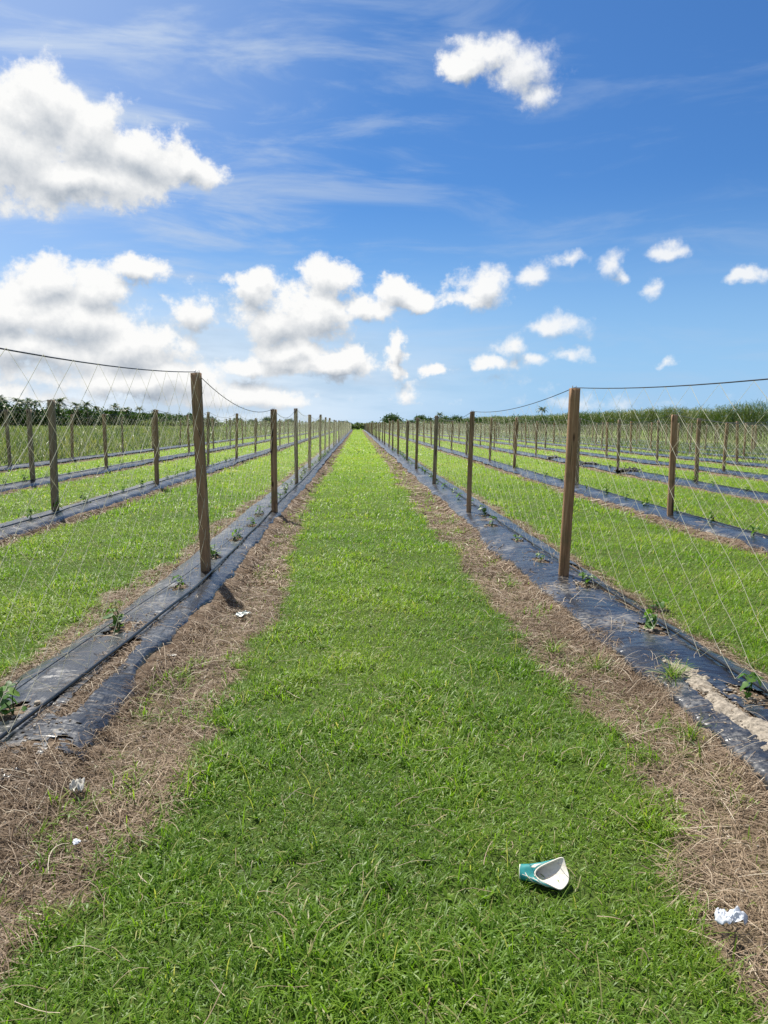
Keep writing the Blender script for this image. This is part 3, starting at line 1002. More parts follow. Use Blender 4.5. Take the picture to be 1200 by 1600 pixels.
# ------------------------------------------------------------------ dead straw lying beside the beds
def strands(x, y, z, L, W, rs, segs=4, lift=0.04, tint=None):
    N = len(x)
    th = rs.uniform(0, 2*np.pi, N); kap = rs.normal(0, 0.55, N)
    t = np.linspace(0, 1, segs+1)
    hd = th[:, None] + kap[:, None]*(t[None]-0.5)
    ds = L[:, None]/segs
    mx = np.cos(0.5*(hd[:, 1:]+hd[:, :-1]))*ds; my = np.sin(0.5*(hd[:, 1:]+hd[:, :-1]))*ds
    px = np.concatenate([np.zeros((N, 1)), np.cumsum(mx, 1)], 1); px -= px.mean(1, keepdims=True)
    py = np.concatenate([np.zeros((N, 1)), np.cumsum(my, 1)], 1); py -= py.mean(1, keepdims=True)
    arch = rs.uniform(0, lift, N)*rs.choice([1, 1, 0.3, 2.0], N); tilt = rs.normal(0, lift*0.7, N)
    pz = arch[:, None]*4*t*(1-t) + tilt[:, None]*(t-0.5)
    gx = x[:, None]+px; gy = y[:, None]+py
    C = np.stack([gx, gy, np.maximum(z(gx, gy)+0.004, z(gx, gy)+pz + 0.006)], -1)
    tang = np.gradient(C, axis=1)
    up = np.stack([rs.normal(0, 0.5, N), rs.normal(0, 0.5, N), np.ones(N)], -1)
    side = np.cross(tang, up[:, None]); side /= np.linalg.norm(side, axis=-1, keepdims=True)+1e-9
    off = side*(W*0.5)[:, None, None]
    V = np.stack([C-off, C+off], 2).reshape(N, 2*(segs+1), 3)
    b = np.arange(N)[:, None]*2*(segs+1); j = np.arange(segs)[None]*2
    Q = np.stack([b+j, b+j+1, b+j+3, b+j+2], -1).reshape(-1, 4)
    return V.reshape(-1, 3), Q, None, np.repeat(tint, 2*(segs+1))


def field_top(x, y):
    """ground or bed surface, whichever is higher"""
    return np.maximum(ground_z(x, y), bed_h(x, y, [r for r in ROWS if r[1] <= 2])*1.0)


def build_straw():
    acc = Acc()
    bands = [(1.6, 3.0, 5200, (0.04, 0.28), (0.0015, 0.0034), 4),
             (3.0, 5.0, 4000, (0.04, 0.28), (0.0016, 0.0036), 4),
             (5.0, 8.0, 2200, (0.05, 0.26), (0.0024, 0.005), 3),
             (8.0, 14., 900, (0.06, 0.26), (0.005, 0.010), 2),
             (14., 26., 260, (0.08, 0.28), (0.010, 0.018), 1),
             (26., 60., 50, (0.10, 0.32), (0.02, 0.04), 1)]
    for y0, y1, dens, Lr, Wr, segs in bands:
        x, y = scatter(y0, y1, dens, (-9.9, 10.7))
        s = straw_amount(x, y); bh = bed_h(x, y)
        cl = fbm(x*4, y*4, 301, 3)
        d = np.min([np.abs(x-rx-row_wob(rx, y)) for _, _, rx in ROWS], axis=0)
        onfilm = sstep(-d, -0.44, -0.34)
        pr = sstep(s, 0.15, 0.7)*(0.35+1.0*sstep(cl, 0.3, 0.6))*(1-onfilm*(0.985-0.10*sstep(cl, 0.55, 0.7)))
        lft = (x > -1.78) & (x < -1.58) & (y < 6.2)          # torn shoulder of the near left bed
        pr = np.where(lft, pr + 0.75*sstep(fbm(x*2.5, y*2.5, 71, 3), 0.42, 0.54), pr)
        pr = np.where((x < -1.1) & (x > -1.9) & (y < 3.8) & (y > 2.5), 0.9, pr)
        rgt = (x > 1.7) & (x < 2.12) & (y < 8)
        pr = np.where(rgt, np.maximum(pr, 0.9*sstep(1.98+(fbm(x*3, y*3, 305, 3)-0.5)*0.35-x, -0.02, 0.06)), pr)
        k_ = RNG.uniform(0, 1, len(x)) < pr
        x, y, cl = x[k_], y[k_], cl[k_]; N = len(x)
        L = Lr[0] + (Lr[1]-Lr[0])*RNG.uniform(0, 1, N)**2.2
        W = RNG.uniform(*Wr, N)
        pn = fbm(x*1.4, y*1.4, 303, 3)
        tint = np.clip(0.25 + 0.5*RNG.beta(1.6, 2.0, N) + 0.5*(pn-0.5) + 0.2*(cl-0.5), 0, 1)
        tint = np.where(RNG.uniform(0, 1, N) < 0.05, RNG.uniform(0.85, 1, N), tint)
        acc.add(*strands(x, y, field_top, L, W, RNG, segs, 0.020, tint))
    # a few long pale stalks
    x, y = scatter(1.8, 8, 40, (-3, 3.4)); s = straw_amount(x, y); k_ = (s > 0.75); x, y = x[k_], y[k_]; N = len(x)
    acc.add(*strands(x, y, field_top, RNG.uniform(0.2, 0.45, N), RNG.uniform(0.0018, 0.0035, N), RNG, 7, 0.028, RNG.uniform(0.75, 1, N)))
    # straw that drifted into the grass
    x, y = scatter(1.8, 7, 26, (-1.2, 1.6)); N = len(x)
    acc.add(*strands(x, y, lambda a_, b_: ground_z(a_, b_)+0.05, RNG.uniform(0.05, 0.18, N), RNG.uniform(0.0015, 0.003, N), RNG, 4, 0.04, RNG.uniform(0.4, 0.9, N)))
    o = link('dry_straw', acc.mesh('dry_straw'), M_straw)
    tag(o, 'tangled reddish brown dead straw lying along both sides of the plastic beds', 'straw', None, 'stuff')


build_straw()


# ------------------------------------------------------------------ stones and spilled marl on the right bed
def build_stones():
    acc = Acc()
    ico = bmesh.new(); bmesh.ops.create_icosphere(ico, subdivisions=1, radius=1.0)
    IV = np.array([v.co for v in ico.verts]); IT = np.array([[v.index for v in f.verts] for f in ico.faces]); ico.free()
    pts = []
    for _ in range(1500):
        y = RNG.uniform(3.3, 5.6); pts.append((2.20+RNG.normal(0, 0.085), y, RNG.uniform(0.0015, 0.005)))
    for _ in range(420):
        y = RNG.uniform(3.4, 5.3); pts.append((2.20+RNG.normal(0, 0.07), y, RNG.uniform(0.002, 0.009)*(1.8 if RNG.uniform() < .06 else 1)))
    for _ in range(300):
        y = RNG.uniform(6.5, 9.6); pts.append((2.54+RNG.normal(0, 0.06), y, RNG.uniform(0.002, 0.009)))
    for lst in (PLANTS[0], PLANTS[4]):
        for px, py in lst[:8]:
            for _ in range(38):
                pts.append((px+RNG.normal(0, 0.10), py+RNG.normal(0, 0.13), RNG.uniform(0.003, 0.014)*(1.7 if RNG.uniform() < .12 else 1)))
    for _ in range(260):
        pts.append((RNG.uniform(-1.9, -1.0), RNG.uniform(2.6, 6.5), RNG.uniform(0.003, 0.010)))
        pts.append((RNG.uniform(1.4, 2.6), RNG.uniform(2.6, 8), RNG.uniform(0.003, 0.010)))
    for x, y, r in pts:
        z = float(field_top(np.array(x), np.array(y))) + r*0.5 + 0.008
        sc = RNG.uniform(0.6, 1.3, 3)*r; sc[2] *= 0.7
        acc.add(IV*(1+RNG.normal(0, 0.10, (len(IV), 1)))*sc + np.array([x, y, z]), None, IT)
    o = link('gravel', acc.mesh('gravel'), M_stone)
    tag(o, 'pale crumbs of marl and small stones spilled over the soil and film', 'gravel', None, 'stuff')


build_stones()


def build_marl():
    ys = np.arange(3.3, 5.6, 0.012); us = np.linspace(-0.17, 0.17, 35)
    U, Y = np.meshgrid(us, ys)
    X = 2.195 + U + 0.06*(vnoise(Y*1.3, Y*0, 91)-0.5)
    m_ = fbm(X*7, Y*7, 93, 4)*1.7 - 0.30 + 0.45 - np.abs(U)/0.14 - sstep(Y, 4.7, 5.5)*0.45
    Z = bed_h(X, Y, [ROWS[4]]) + 0.014 + np.clip(m_-0.60, -0.6, 0.30)*0.050 + (fbm(X*45, Y*45, 95, 4)-0.5)*0.026
    n_, w_ = X.shape
    i = np.arange(n_-1)[:, None]*w_; j = np.arange(w_-1)[None]
    Q = np.stack([i+j, i+j+1, i+w_+j+1, i+w_+j], -1).reshape(-1, 4)
    o = link('marl_spill', np_mesh('marl_spill', np.stack([X, Y, Z], -1).reshape(-1, 3), Q[(m_.ravel()[Q] > -0.1).all(1)], None, None, True), M_marl)
    tag(o, 'pale sandy marl spilled in a streak down the near right film', 'soil', None, 'stuff')


M_marl = mat_plain('pale_marl', (0.27, 0.235, 0.19), 0.95, 0.1, nz=0.6, nscale=45.0)
build_marl()

# ------------------------------------------------------------------ vine seedlings in the planting holes
def leaf_outline(lobes, r, rs):
    th = np.linspace(-np.pi*0.86, np.pi*0.86, 19)
    if lobes == 3: rad = 0.62 + 0.38*np.abs(np.cos(th*1.5))**0.8 - 0.10*(np.abs(th) > 2.2)
    else: rad = 0.80 + 0.20*np.cos(th) + 0.12*np.cos(th*5)
    rad = rad*(1+rs.normal(0, 0.03, len(th)))
    return np.stack([rad*np.cos(th)*r, rad*np.sin(th)*r], 1)


def seedling_meshes(seed, height, nleaf, size):
    rs = np.random.default_rng(seed)
    st, lf = Acc(), Acc()
    nst = 2 if height < 0.2 else 3
    for s in range(nst):
        a0 = rs.uniform(0, 6.28); hgt = height*rs.uniform(0.6, 1.0)
        t = np.linspace(0, 1, 7)
        bend = rs.uniform(0.15, 0.45)*hgt
        P = np.stack([np.cos(a0)*bend*t**1.6 + 0.01*np.sin(t*6+s), np.sin(a0)*bend*t**1.6 + 0.01*np.cos(t*5), -0.03 + (hgt+0.03)*t], 1)
        V, Q = tube_path(P, 0.0035*(1-0.5*t), 5); st.add(V, Q, None, 0.25)
        for q in range(max(2, nleaf//nst)):
            tt = rs.uniform(0.15, 1.0); b = np.array([np.interp(tt, t, P[:, i]) for i in range(3)])
            ang = rs.uniform(0, 6.28); pet = rs.uniform(0.02, 0.05)*(size/0.05)
            tip = b + np.array([np.cos(ang)*pet, np.sin(ang)*pet, pet*rs.uniform(0.1, 0.7)])
            V, Q = tube_path(np.linspace(b, tip, 3), 0.0016, 4); st.add(V, Q, None, 0.35)
            r = size*rs.uniform(0.55, 1.15)
            o2 = leaf_outline(3, r, rs)
            droop = rs.uniform(-0.2, 0.9)
            ctr = np.array([[0.15*r, 0, 0.0]])
            pl = np.concatenate([ctr, np.concatenate([o2+[[r*0.45, 0]], np.zeros((len(o2), 1))], 1)])
            pl[:, 2] = 0.25*np.abs(pl[:, 1]) - 0.8*droop*pl[:, 0]**2/r*0.6 + rs.normal(0, 0.03*r, len(pl))
            pt = -droop*0.5; roll = rs.normal(0, 0.35)
            Ry = np.array([[np.cos(pt), 0, np.sin(pt)], [0, 1, 0], [-np.sin(pt), 0, np.cos(pt)]]).T
            Rx = np.array([[1, 0, 0], [0, np.cos(roll), -np.sin(roll)], [0, np.sin(roll), np.cos(roll)]])
            Rz = np.array([[np.cos(ang), -np.sin(ang), 0], [np.sin(ang), np.cos(ang), 0], [0, 0, 1]])
            pl = pl @ Rx.T @ Ry.T @ Rz.T + tip
            m_ = len(o2)
            lf.add(pl, None, [(0, i, i+1) for i in range(1, m_)], np.clip(rs.normal(0.5, 0.2), 0, 1))
    return st.mesh('stem', True), lf.mesh('foliage')


SEED = [seedling_meshes(11, 0.20, 14, 0.036), seedling_meshes(12, 0.09, 9, 0.028), seedling_meshes(13, 0.13, 11, 0.032), seedling_meshes(14, 0.28, 18, 0.038)]
for a_, b_ in SEED: a_.materials.append(M_vine); b_.materials.append(M_vine)
NEARLAB = {(0, 0): 'leafy vine seedling cut by the left picture edge beside the thick hose',
           (0, 1): 'upright vine seedling with drooping dark leaves in a torn hole on the left film',
           (0, 2): 'small vine seedling behind a dark double hole just before the nearest left post',
           (0, 3): 'low vine seedling right behind the nearest left post',
           (4, 0): 'small seedling in the torn hole at the right picture edge below the hose',
           (4, 1): 'tallest vine seedling, with upright leafy shoots beside the right hose',
           (4, 2): 'small bright green seedling at the foot of the nearest right post',
           (4, 3): 'tiny seedling in the ragged hole just behind the nearest right post'}
for ri in range(len(ROWS)):
    side, n, rx = ROWS[ri]
    if n > 3: continue
    rr = random.Random(700+ri); cnt = 0
    for i, (px, py) in enumerate(PLANTS[ri]):
        if n > 1 and py > 34: continue
        if py > 50: continue
        v = {(0, 0): 0, (0, 1): 0, (0, 2): 1, (0, 3): 2, (4, 0): 1, (4, 1): 3, (4, 2): 1, (4, 3): 1}.get((ri, i), rr.choice([0, 1, 1, 2, 2]))
        if ri == 4 and i in (4, 5): v = 1
        o = empty('vine_seedling', (px, py, film_z(rx, px, py)-0.005), rr.uniform(0, 6.28))
        sc = rr.uniform(1.1, 1.6)
        if (ri, i) in ((4, 3), (4, 4)): sc = 0.9
        o.scale = (sc, sc, sc*rr.uniform(0.85, 1.1))
        link('stem', SEED[v][0], None, o); link('foliage', SEED[v][1], None, o)
        cnt += 1
        if (ri, i) in NEARLAB: lab = NEARLAB[(ri, i)]
        elif n == 1 and cnt <= 12: lab = f'green vine seedling in the film, {ORD[cnt]} from the near end of the first {side} bed'
        else: lab = f'small distant vine seedling on the {row_phrase(side, n)}'
        tag(o, lab, 'seedling', f'vine seedlings along the {row_phrase(side, n)}')

# ------------------------------------------------------------------ tufts of coarse grass on the right shoulder
def tuft(x, y, n, L, seed, label):
    rs = np.random.default_rng(seed)
    a_ = Acc()
    P = np.stack([rs.normal(0, 0.025, n), rs.normal(0, 0.025, n), np.full(n, -0.01)], 1)
    a_.add(*blades(P, rs.uniform(0, 6.28, n), rs.uniform(0.5, 1.0, n)*L, rs.uniform(0.004, 0.0075, n), rs.uniform(0.15, 1.0, n),
                   rs.uniform(0.3, 1.5, n), 6, np.where(rs.uniform(0, 1, n) < 0.15, 0.96, rs.uniform(0.1, 0.55, n)), rs.uniform(-0.8, 0.8, n)))
    z = float(field_top(np.array(x), np.array(y)))
    o = link('grass_tuft', a_.mesh('grass_tuft'), M_grass, None, (x, y, z))
    tag(o, label, 'grass tuft', 'coarse grass tufts beside the right bed')


tuft(2.10, 4.86, 110, 0.22, 1, 'spreading grass tuft growing through the right film beside the pale marl')
tuft(1.74, 5.35, 60, 0.24, 2, 'thin grass tuft on the straw left of the right film, farther of two')
tuft(1.88, 4.06, 70, 0.19, 3, 'bright green grass tuft below the torn near edge of the right film')
tuft(1.52, 5.75, 60, 0.24, 4, 'tall thin grass tuft where the path grass meets the right straw')

# ------------------------------------------------------------------ litter
def crumple(name, x, y, r, flat, seed, mat, label, cat, z=0.04, rz=0.0, stretch=1.0):
    """a crumpled sheet with an uneven outline"""
    nr, na = 16, 44
    rs = np.random.default_rng(seed)
    bm = bmesh.new()
    ph = rs.uniform(0, 6.28, 6)
    rows_ = []
    for i in range(1, nr+1):
        ring = []
        for j in range(na):
            a_ = j*2*math.pi/na
            out_ = 1 + 0.16*math.sin(2*a_+ph[0]) + 0.10*math.sin(3*a_+ph[1]) + 0.05*math.sin(7*a_+ph[2])
            t = i/nr*out_
            u, w = t*math.cos(a_), t*math.sin(a_)
            f1 = float(fbm(np.array(u*2.6+seed*3), np.array(w*2.6), 9, 3))-0.5
            f2 = abs(float(vnoise(np.array(u*5.5+seed), np.array(w*5.5+3), 19))-0.5)
            ring.append(bm.verts.new((u*r*stretch*(1+0.5*f1), w*r*(1-0.5*f1), (f1*1.5+f2*0.9+0.22*(1-t*t))*r*flat)))
        rows_.append(ring)
    c = bm.verts.new((0, 0, 0.25*r*flat))
    for j in range(na):
        bm.faces.new((c, rows_[0][j], rows_[0][(j+1) % na]))
        for i in range(nr-1):
            bm.faces.new((rows_[i][j], rows_[i+1][j], rows_[i+1][(j+1) % na], rows_[i][(j+1) % na]))
    for f in bm.faces: f.smooth = True
    me = bpy.data.meshes.new(name); bm.to_mesh(me); bm.free()
    o = link(name, me, mat, None, (x, y, z)); o.rotation_euler = (0, 0, rz)
    md = o.modifiers.new('thickness', 'SOLIDIFY'); md.thickness = 0.0008
    tag(o, label, cat)
    return o


crumple('plastic_scrap', 1.295, 2.44, 0.042, 1.0, 3, M_bag, 'crumpled bright white plastic scrap at the right grass edge near the camera', 'litter', 0.060, -0.5, 1.15)
crumple('paper_scrap', -1.30, 3.47, 0.050, 0.9, 5, M_paper, 'grey crumpled paper lying on the left straw', 'litter', 0.055, 0.4, 0.75)
crumple('paper_flake', -1.14, 3.01, 0.014, 0.6, 7, M_bag, 'tiny white flake on the left straw below the grey crumpled paper', 'litter', 0.045, -0.6, 1.5)
crumple('foam_flake', -1.36, 5.55, 0.028, 0.35, 8, M_paper, 'small flat pale piece at the foot of the left film', 'litter', 0.05, 0.2, 1.2)
crumple('clear_plastic_scrap', -1.02, 6.85, 0.07, 0.35, 11, M_clear, 'greyish clear plastic scrap in the thin straw beside the left grass edge', 'litter', 0.035, 0.6, 1.0)
crumple('film_scrap', -1.66, 3.50, 0.075, 0.5, 13, M_film, 'dark torn film scrap half buried in straw at the left picture edge', 'plastic scrap', 0.095, 0.3, 1.0)

for bx, by, br, lab in ((9.92, 27.8, 0.55, 'long heap of bunched black plastic on the third right bed, nearest of three'),
                        (9.95, 32.6, 0.50, 'middle of three heaps of bunched black plastic on the third right bed'),
                        (9.95, 38.6, 0.50, 'farthest of three heaps of bunched black plastic on the third right bed')):
    h_ = crumple('plastic_heap', bx, by, br*0.75, 0.36, int(by), M_dark, lab, 'plastic heap', BED_H+0.04, math.pi/2, 1.5)
    h_['group'] = 'heaps of bunched plastic on the third right bed'


def build_cup():
    root = empty('foam_cup', (0.635, 2.775, 0.018), 0)
    tag(root, 'crushed white foam cup with teal print lying open on the grass', 'cup')
    # axis along local +X from the base to the torn mouth; theta: 0 right, pi/2 top, pi left, 3pi/2 bottom
    nS, nT = 24, 56
    def bumpf(th, c, w):
        d = math.atan2(math.sin(th-c), math.cos(th-c))
        return math.exp(-(d/w)**2)
    def wall(s, th, off=0.0):
        roof = bumpf(th, 1.75, 1.25)
        ln = 0.180*(1 - 0.64*roof)
        op = s*s*(3-2*s)
        ry = 0.030 + 0.026*op + off
        rz_ = 0.027 - 0.003*op + off
        y = ry*math.cos(th); z = rz_*math.sin(th)
        tipz = s**3*(1-roof)
        z += 0.012*tipz + 0.006*tipz*bumpf(th, 0.0, 0.8)      # torn floor curls up at its end
        z -= 0.014*s*bumpf(th, 1.9, 0.6)                      # dented roof
        y += 0.020*tipz*bumpf(th, 0.3, 0.8) - 0.010*tipz*bumpf(th, math.pi, 0.7)
        x = ln*s + 0.005*math.sin(3*th)*s
        return (x, y, z + 0.030)
    def shell(s0, s1, th0, th1, ns, nt, off, name, mat, parent, thick=0.0025, closed=False):
        bm = bmesh.new()
        m_ = nt if closed else nt+1
        vs = [[bm.verts.new(wall(s0+(s1-s0)*i/ns, th0+(th1-th0)*j/nt, off)) for j in range(m_)] for i in range(ns+1)]
        for i in range(ns):
            for j in range(nt):
                b = (j+1) % m_
                bm.faces.new((vs[i][j], vs[i][b], vs[i+1][b], vs[i+1][j]))
        if name == 'cup_wall':
            c = bm.verts.new((0, 0, 0.030))
            for j in range(nt): bm.faces.new((vs[0][(j+1) % nt], vs[0][j], c))
        bmesh.ops.recalc_face_normals(bm, faces=bm.faces[:])
        for f in bm.faces: f.smooth = True
        me = bpy.data.meshes.new(name); bm.to_mesh(me); bm.free()
        ob = link(name, me, mat, parent)
        if thick:
            md = ob.modifiers.new('thickness', 'SOLIDIFY'); md.thickness = thick; md.offset = -1
        return ob
    shell(0, 1, 0, 2*math.pi, nS, nT, 0.0, 'cup_wall', M_white, root, 0.0028, True)
    pr = shell(0.05, 0.93, 0, 2*math.pi, 16, nT, 0.0022, 'printed_sleeve', M_teal, root, 0.0, True)
    for (s0, s1, a0, a1) in ((0.15, 0.85, 2.25, 2.33), (0.2, 0.88, 2.85, 2.93), (0.36, 0.42, 1.9, 3.3), (0.60, 0.84, 1.0, 1.35), (0.70, 0.75, 2.1, 3.4)):
        shell(s0, s1, a0, a1, 8, 8, 0.0030, 'printed_mark', M_white, pr, 0.0)
    P = np.array([wall(1.0, t) for t in np.linspace(0, 2*math.pi, 65)])
    V, Q = tube_path(P, 0.0034, 6)
    link('cup_lip', np_mesh('cup_lip', V, Q, None, None, True), M_white, root)
    root.rotation_euler = (R(20), R(-3), R(-16))
    root.scale = (1, 1, 0.74)


build_cup()


# ------------------------------------------------------------------ rough meadow left of the beds
def build_meadow():
    acc = Acc()
    for y0, y1, dens, h, w in [(22, 40, 60, (0.5, 1.15), (0.03, 0.06)), (40, 75, 22, (0.5, 1.2), (0.05, 0.09)),
                               (75, 130, 6.0, (0.5, 1.25), (0.10, 0.17)), (130, 235, 2.2, (0.6, 1.3), (0.18, 0.3))]:
        x, y = scatter(y0, y1, dens, (-79, -13.6), 2.0); N = len(x)
        c = fbm(x*0.25, y*0.25, 401, 3)
        k_ = RNG.uniform(0, 1, N) < 0.25+0.9*sstep(c, 0.3, 0.6); x, y, c = x[k_], y[k_], c[k_]; N = len(x)
        L = RNG.uniform(*h, N)*(0.55+0.75*c)*(0.55+0.45*sstep(-x, 13.6, 17))
        acc.add(*blades(np.stack([x, y, np.full(N, -0.02)], 1), RNG.uniform(0, 6.28, N), L, RNG.uniform(*w, N), RNG.uniform(0.0, 0.45, N),
                        RNG.uniform(0.1, 1.3, N), 3, np.clip(RNG.beta(2, 2, N)*0.7+0.7*(c-0.4)+0.18, 0, 1), RNG.uniform(-1, 1, N), 'leaf'))
    tag(link('meadow_weeds', acc.mesh('meadow_weeds'), M_weed), 'tall pale green weeds filling the land left of the beds', 'weeds', None, 'stuff')
    # low weeds between the last beds on the right and the cane
    acc = Acc()
    for y0, y1, dens, h, w in [(30, 60, 26, (0.2, 0.6), (0.03, 0.07)), (60, 120, 7, (0.2, 0.65), (0.07, 0.14)), (120, 235, 2.0, (0.2, 0.7), (0.14, 0.26))]:
        x, y = scatter(y0, y1, dens, (19, 42), 2.0); N = len(x)
        c = fbm(x*0.3, y*0.3, 411, 3)
        keep = (RNG.uniform(0, 1, N) < 0.2+0.8*sstep(c, 0.35, 0.6)*sstep(x, 18, 25)); x, y, c = x[keep], y[keep], c[keep]; N = len(x)
        L = RNG.uniform(*h, N)*(0.6+0.6*c)
        dry = sstep(x, 33.5, 37)*0.55
        acc.add(*blades(np.stack([x, y, np.full(N, -0.02)], 1), RNG.uniform(0, 6.28, N), L, RNG.uniform(*w, N), RNG.uniform(0.0, 0.6, N),
                        RNG.uniform(0.1, 1.3, N), 2, np.clip(RNG.beta(2, 2, N)*0.6+0.5*(c-0.4)+dry, 0, 1), RNG.uniform(-1, 1, N), 'leaf'))
    tag(link('low_weeds', acc.mesh('low_weeds'), M_weed), 'low grey green weeds between the far right beds and the cane', 'weeds', None, 'stuff')


build_meadow()


def build_cane():
    acc = Acc()
    n = 5200
    y = 55 + (330-55)*RNG.uniform(0, 1, n)**1.5
    depth = RNG.uniform(0, 1, n)**1.6*9
    x = 42.8 + depth + (fbm(y*0.08, y*0+1, 421, 2)-0.5)*2.0
    H = 4.0 + 1.7*(fbm(x*0.16, y*0.16, 423, 4)-0.45) + RNG.normal(0, 0.18, n)
    stalks_az = RNG.uniform(0, 6.28, n)
    acc.add(*blades(np.stack([x, y, np.full(n, -0.05)], 1), stalks_az, H, np.full(n, 0.06), RNG.uniform(0, 0.08, n), RNG.uniform(0, 0.25, n), 3,
                    RNG.uniform(0.5, 0.9, n), None, 'flat'))
    for j in range(15):
        hh = RNG.uniform(0.12, 1.0, n)**0.7
        big = np.clip(y/110, 0.8, 2.2)
        L = RNG.uniform(0.7, 1.35, n)
        acc.add(*blades(np.stack([x+RNG.normal(0, 0.12, n), y+RNG.normal(0, 0.12, n), H*hh*0.93], 1), RNG.uniform(0, 6.28, n), L,
                        RNG.uniform(0.045, 0.085, n)*big, RNG.uniform(0.1, 0.7, n), RNG.uniform(0.8, 2.2, n), 3,
                        np.clip(0.18+0.36*hh+RNG.normal(0, 0.16, n) + np.where(hh < 0.35, 0.35*RNG.uniform(0, 1, n), 0) + 0.5*(fbm(y*0.05, x*0.3, 427, 2)-0.5), 0, 1),
                        RNG.uniform(-0.9, 0.9, n), 'leaf'))
    tag(link('cane_field', acc.mesh('cane_field'), M_cane), 'tall dense stand of green cane with arching leaves along the right side of the field', 'cane', None, 'stuff')


build_cane()


# ------------------------------------------------------------------ trees
def crown_cloud(rs, n_clump, R0, leaf, per, squash=0.8, low=-0.3, spread=0.28):
    """leaf faces in uneven clumps"""
    acc = Acc()
    d = rs.normal(0, 1, (n_clump, 3)); d /= np.linalg.norm(d, axis=1)[:, None]
    d[:, 2] = np.where(d[:, 2] < low, -d[:, 2]*0.5, d[:, 2])
    rad = rs.uniform(0.45, 1.05, n_clump)
    C = d*rad[:, None]*R0*np.array([1, 1, squash])
    P = np.repeat(C, per, 0) + rs.normal(0, spread*R0, (n_clump*per, 3))*np.array([1, 1, 0.75])
    N = len(P)
    u = rs.normal(0, 1, (N, 3)); u /= np.linalg.norm(u, axis=1)[:, None]
    w = np.cross(u, rs.normal(0, 1, (N, 3))); w /= np.linalg.norm(w, axis=1)[:, None]
    s = rs.uniform(0.6, 1.3, N)[:, None]*leaf
    V = np.stack([P-u*s, P+w*s*0.55, P+u*s, P-w*s*0.55], 1).reshape(-1, 3)
    Q = np.arange(N*4).reshape(-1, 4)
    t = np.repeat(np.clip(np.repeat(rs.normal(0.5, 0.18, n_clump), per)+rs.normal(0, 0.15, N), 0, 1), 4)
    acc.add(V, Q, None, t)
    return acc


def limb_mesh(rs, H, r, nb, R0):
    acc = Acc()
    t = np.linspace(0, 1, 6)
    P = np.stack([0.06*H*np.sin(t*2+rs.uniform(0, 3)), 0.05*H*np.sin(t*2.3), H*t-0.2], 1)
    V, Q = tube_path(P, r*(1-0.5*t), 7); acc.add(V, Q)
    for b in range(nb):
        a_ = rs.uniform(0, 6.28); s = rs.uniform(0.55, 1.0)
        b0 = np.array([np.interp(s, t, P[:, i]) for i in range(3)])
        e = b0 + np.array([np.cos(a_)*R0*0.7, np.sin(a_)*R0*0.7, R0*rs.uniform(0.2, 0.7)])
        m_ = 0.5*(b0+e)+np.array([0, 0, 0.1*R0])
        V, Q = tube_path(np.array([b0, m_, e]), [r*0.45, r*0.3, r*0.12], 5); acc.add(V, Q)
    return acc.mesh('trunk', True)


def broad_tree_meshes(seed, H, R0, leaf=0.34, n_clump=60, per=34, squash=0.75):
    rs = np.random.default_rng(seed)
    tr = limb_mesh(rs, H-R0*squash*0.8, 0.05*R0+0.1, 7, R0)
    ac = crown_cloud(rs, n_clump, R0, leaf, per, squash)
    ac.V = [v+np.array([0, 0, H-R0*squash], np.float32) for v in ac.V]
    cr = ac.mesh('crown')
    tr.materials.append(M_bark); cr.materials.append(M_tree)
    return tr, cr


def palm_meshes(seed, H, fr=2.2, nf=20):
    rs = np.random.default_rng(seed)
    t = np.linspace(0, 1, 8)
    P = np.stack([0.25*np.sin(t*1.5+seed), 0.2*t*t, H*t-0.2], 1)
    acc = Acc(); V, Q = tube_path(P, 0.17*(1-0.35*t), 7); acc.add(V, Q)
    tr = acc.mesh('trunk', True); tr.materials.append(M_bark)
    cr = Acc(); top = P[-1]
    for f in range(nf):
        a_ = f*2.4+rs.uniform(-0.2, 0.2); el = rs.uniform(-0.1, 1.25); L = fr*rs.uniform(0.8, 1.1)
        s = np.linspace(0, 1, 10); an = el - 1.9*s**1.3*rs.uniform(0.6, 1.0)
        ds = L/9; hx = np.concatenate([[0], np.cumsum(np.cos(an[1:])*ds)]); hz = np.concatenate([[0], np.cumsum(np.sin(an[1:])*ds)])
        C = np.stack([top[0]+hx*np.cos(a_), top[1]+hx*np.sin(a_), top[2]+hz], 1)
        side = np.array([-np.sin(a_), np.cos(a_), 0])
        for q in range(1, 10):
            ln = 0.55*L*0.45*math.sin(math.pi*min(0.96, 0.12+q/10.5))+0.08
            for sg in (1, -1):
                b0 = C[q-1]; b1 = C[q]; tip = C[q]+side*sg*ln+np.array([np.cos(a_)*0.18, np.sin(a_)*0.18, -0.35*ln])
                cr.add(np.array([b0, b1, tip]), None, [(0, 1, 2)], float(np.clip(rs.normal(0.5, 0.2), 0, 1)))
    c = cr.mesh('crown'); c.materials.append(M_palm)
    return tr, c


def put_tree(name, ms, loc, rz, sc, label, cat, group):
    o = empty(name, loc, rz); o.scale = (sc, sc, sc)
    link('trunk', ms[0], None, o); link('crown', ms[1], None, o)
    tag(o, label, cat, group)


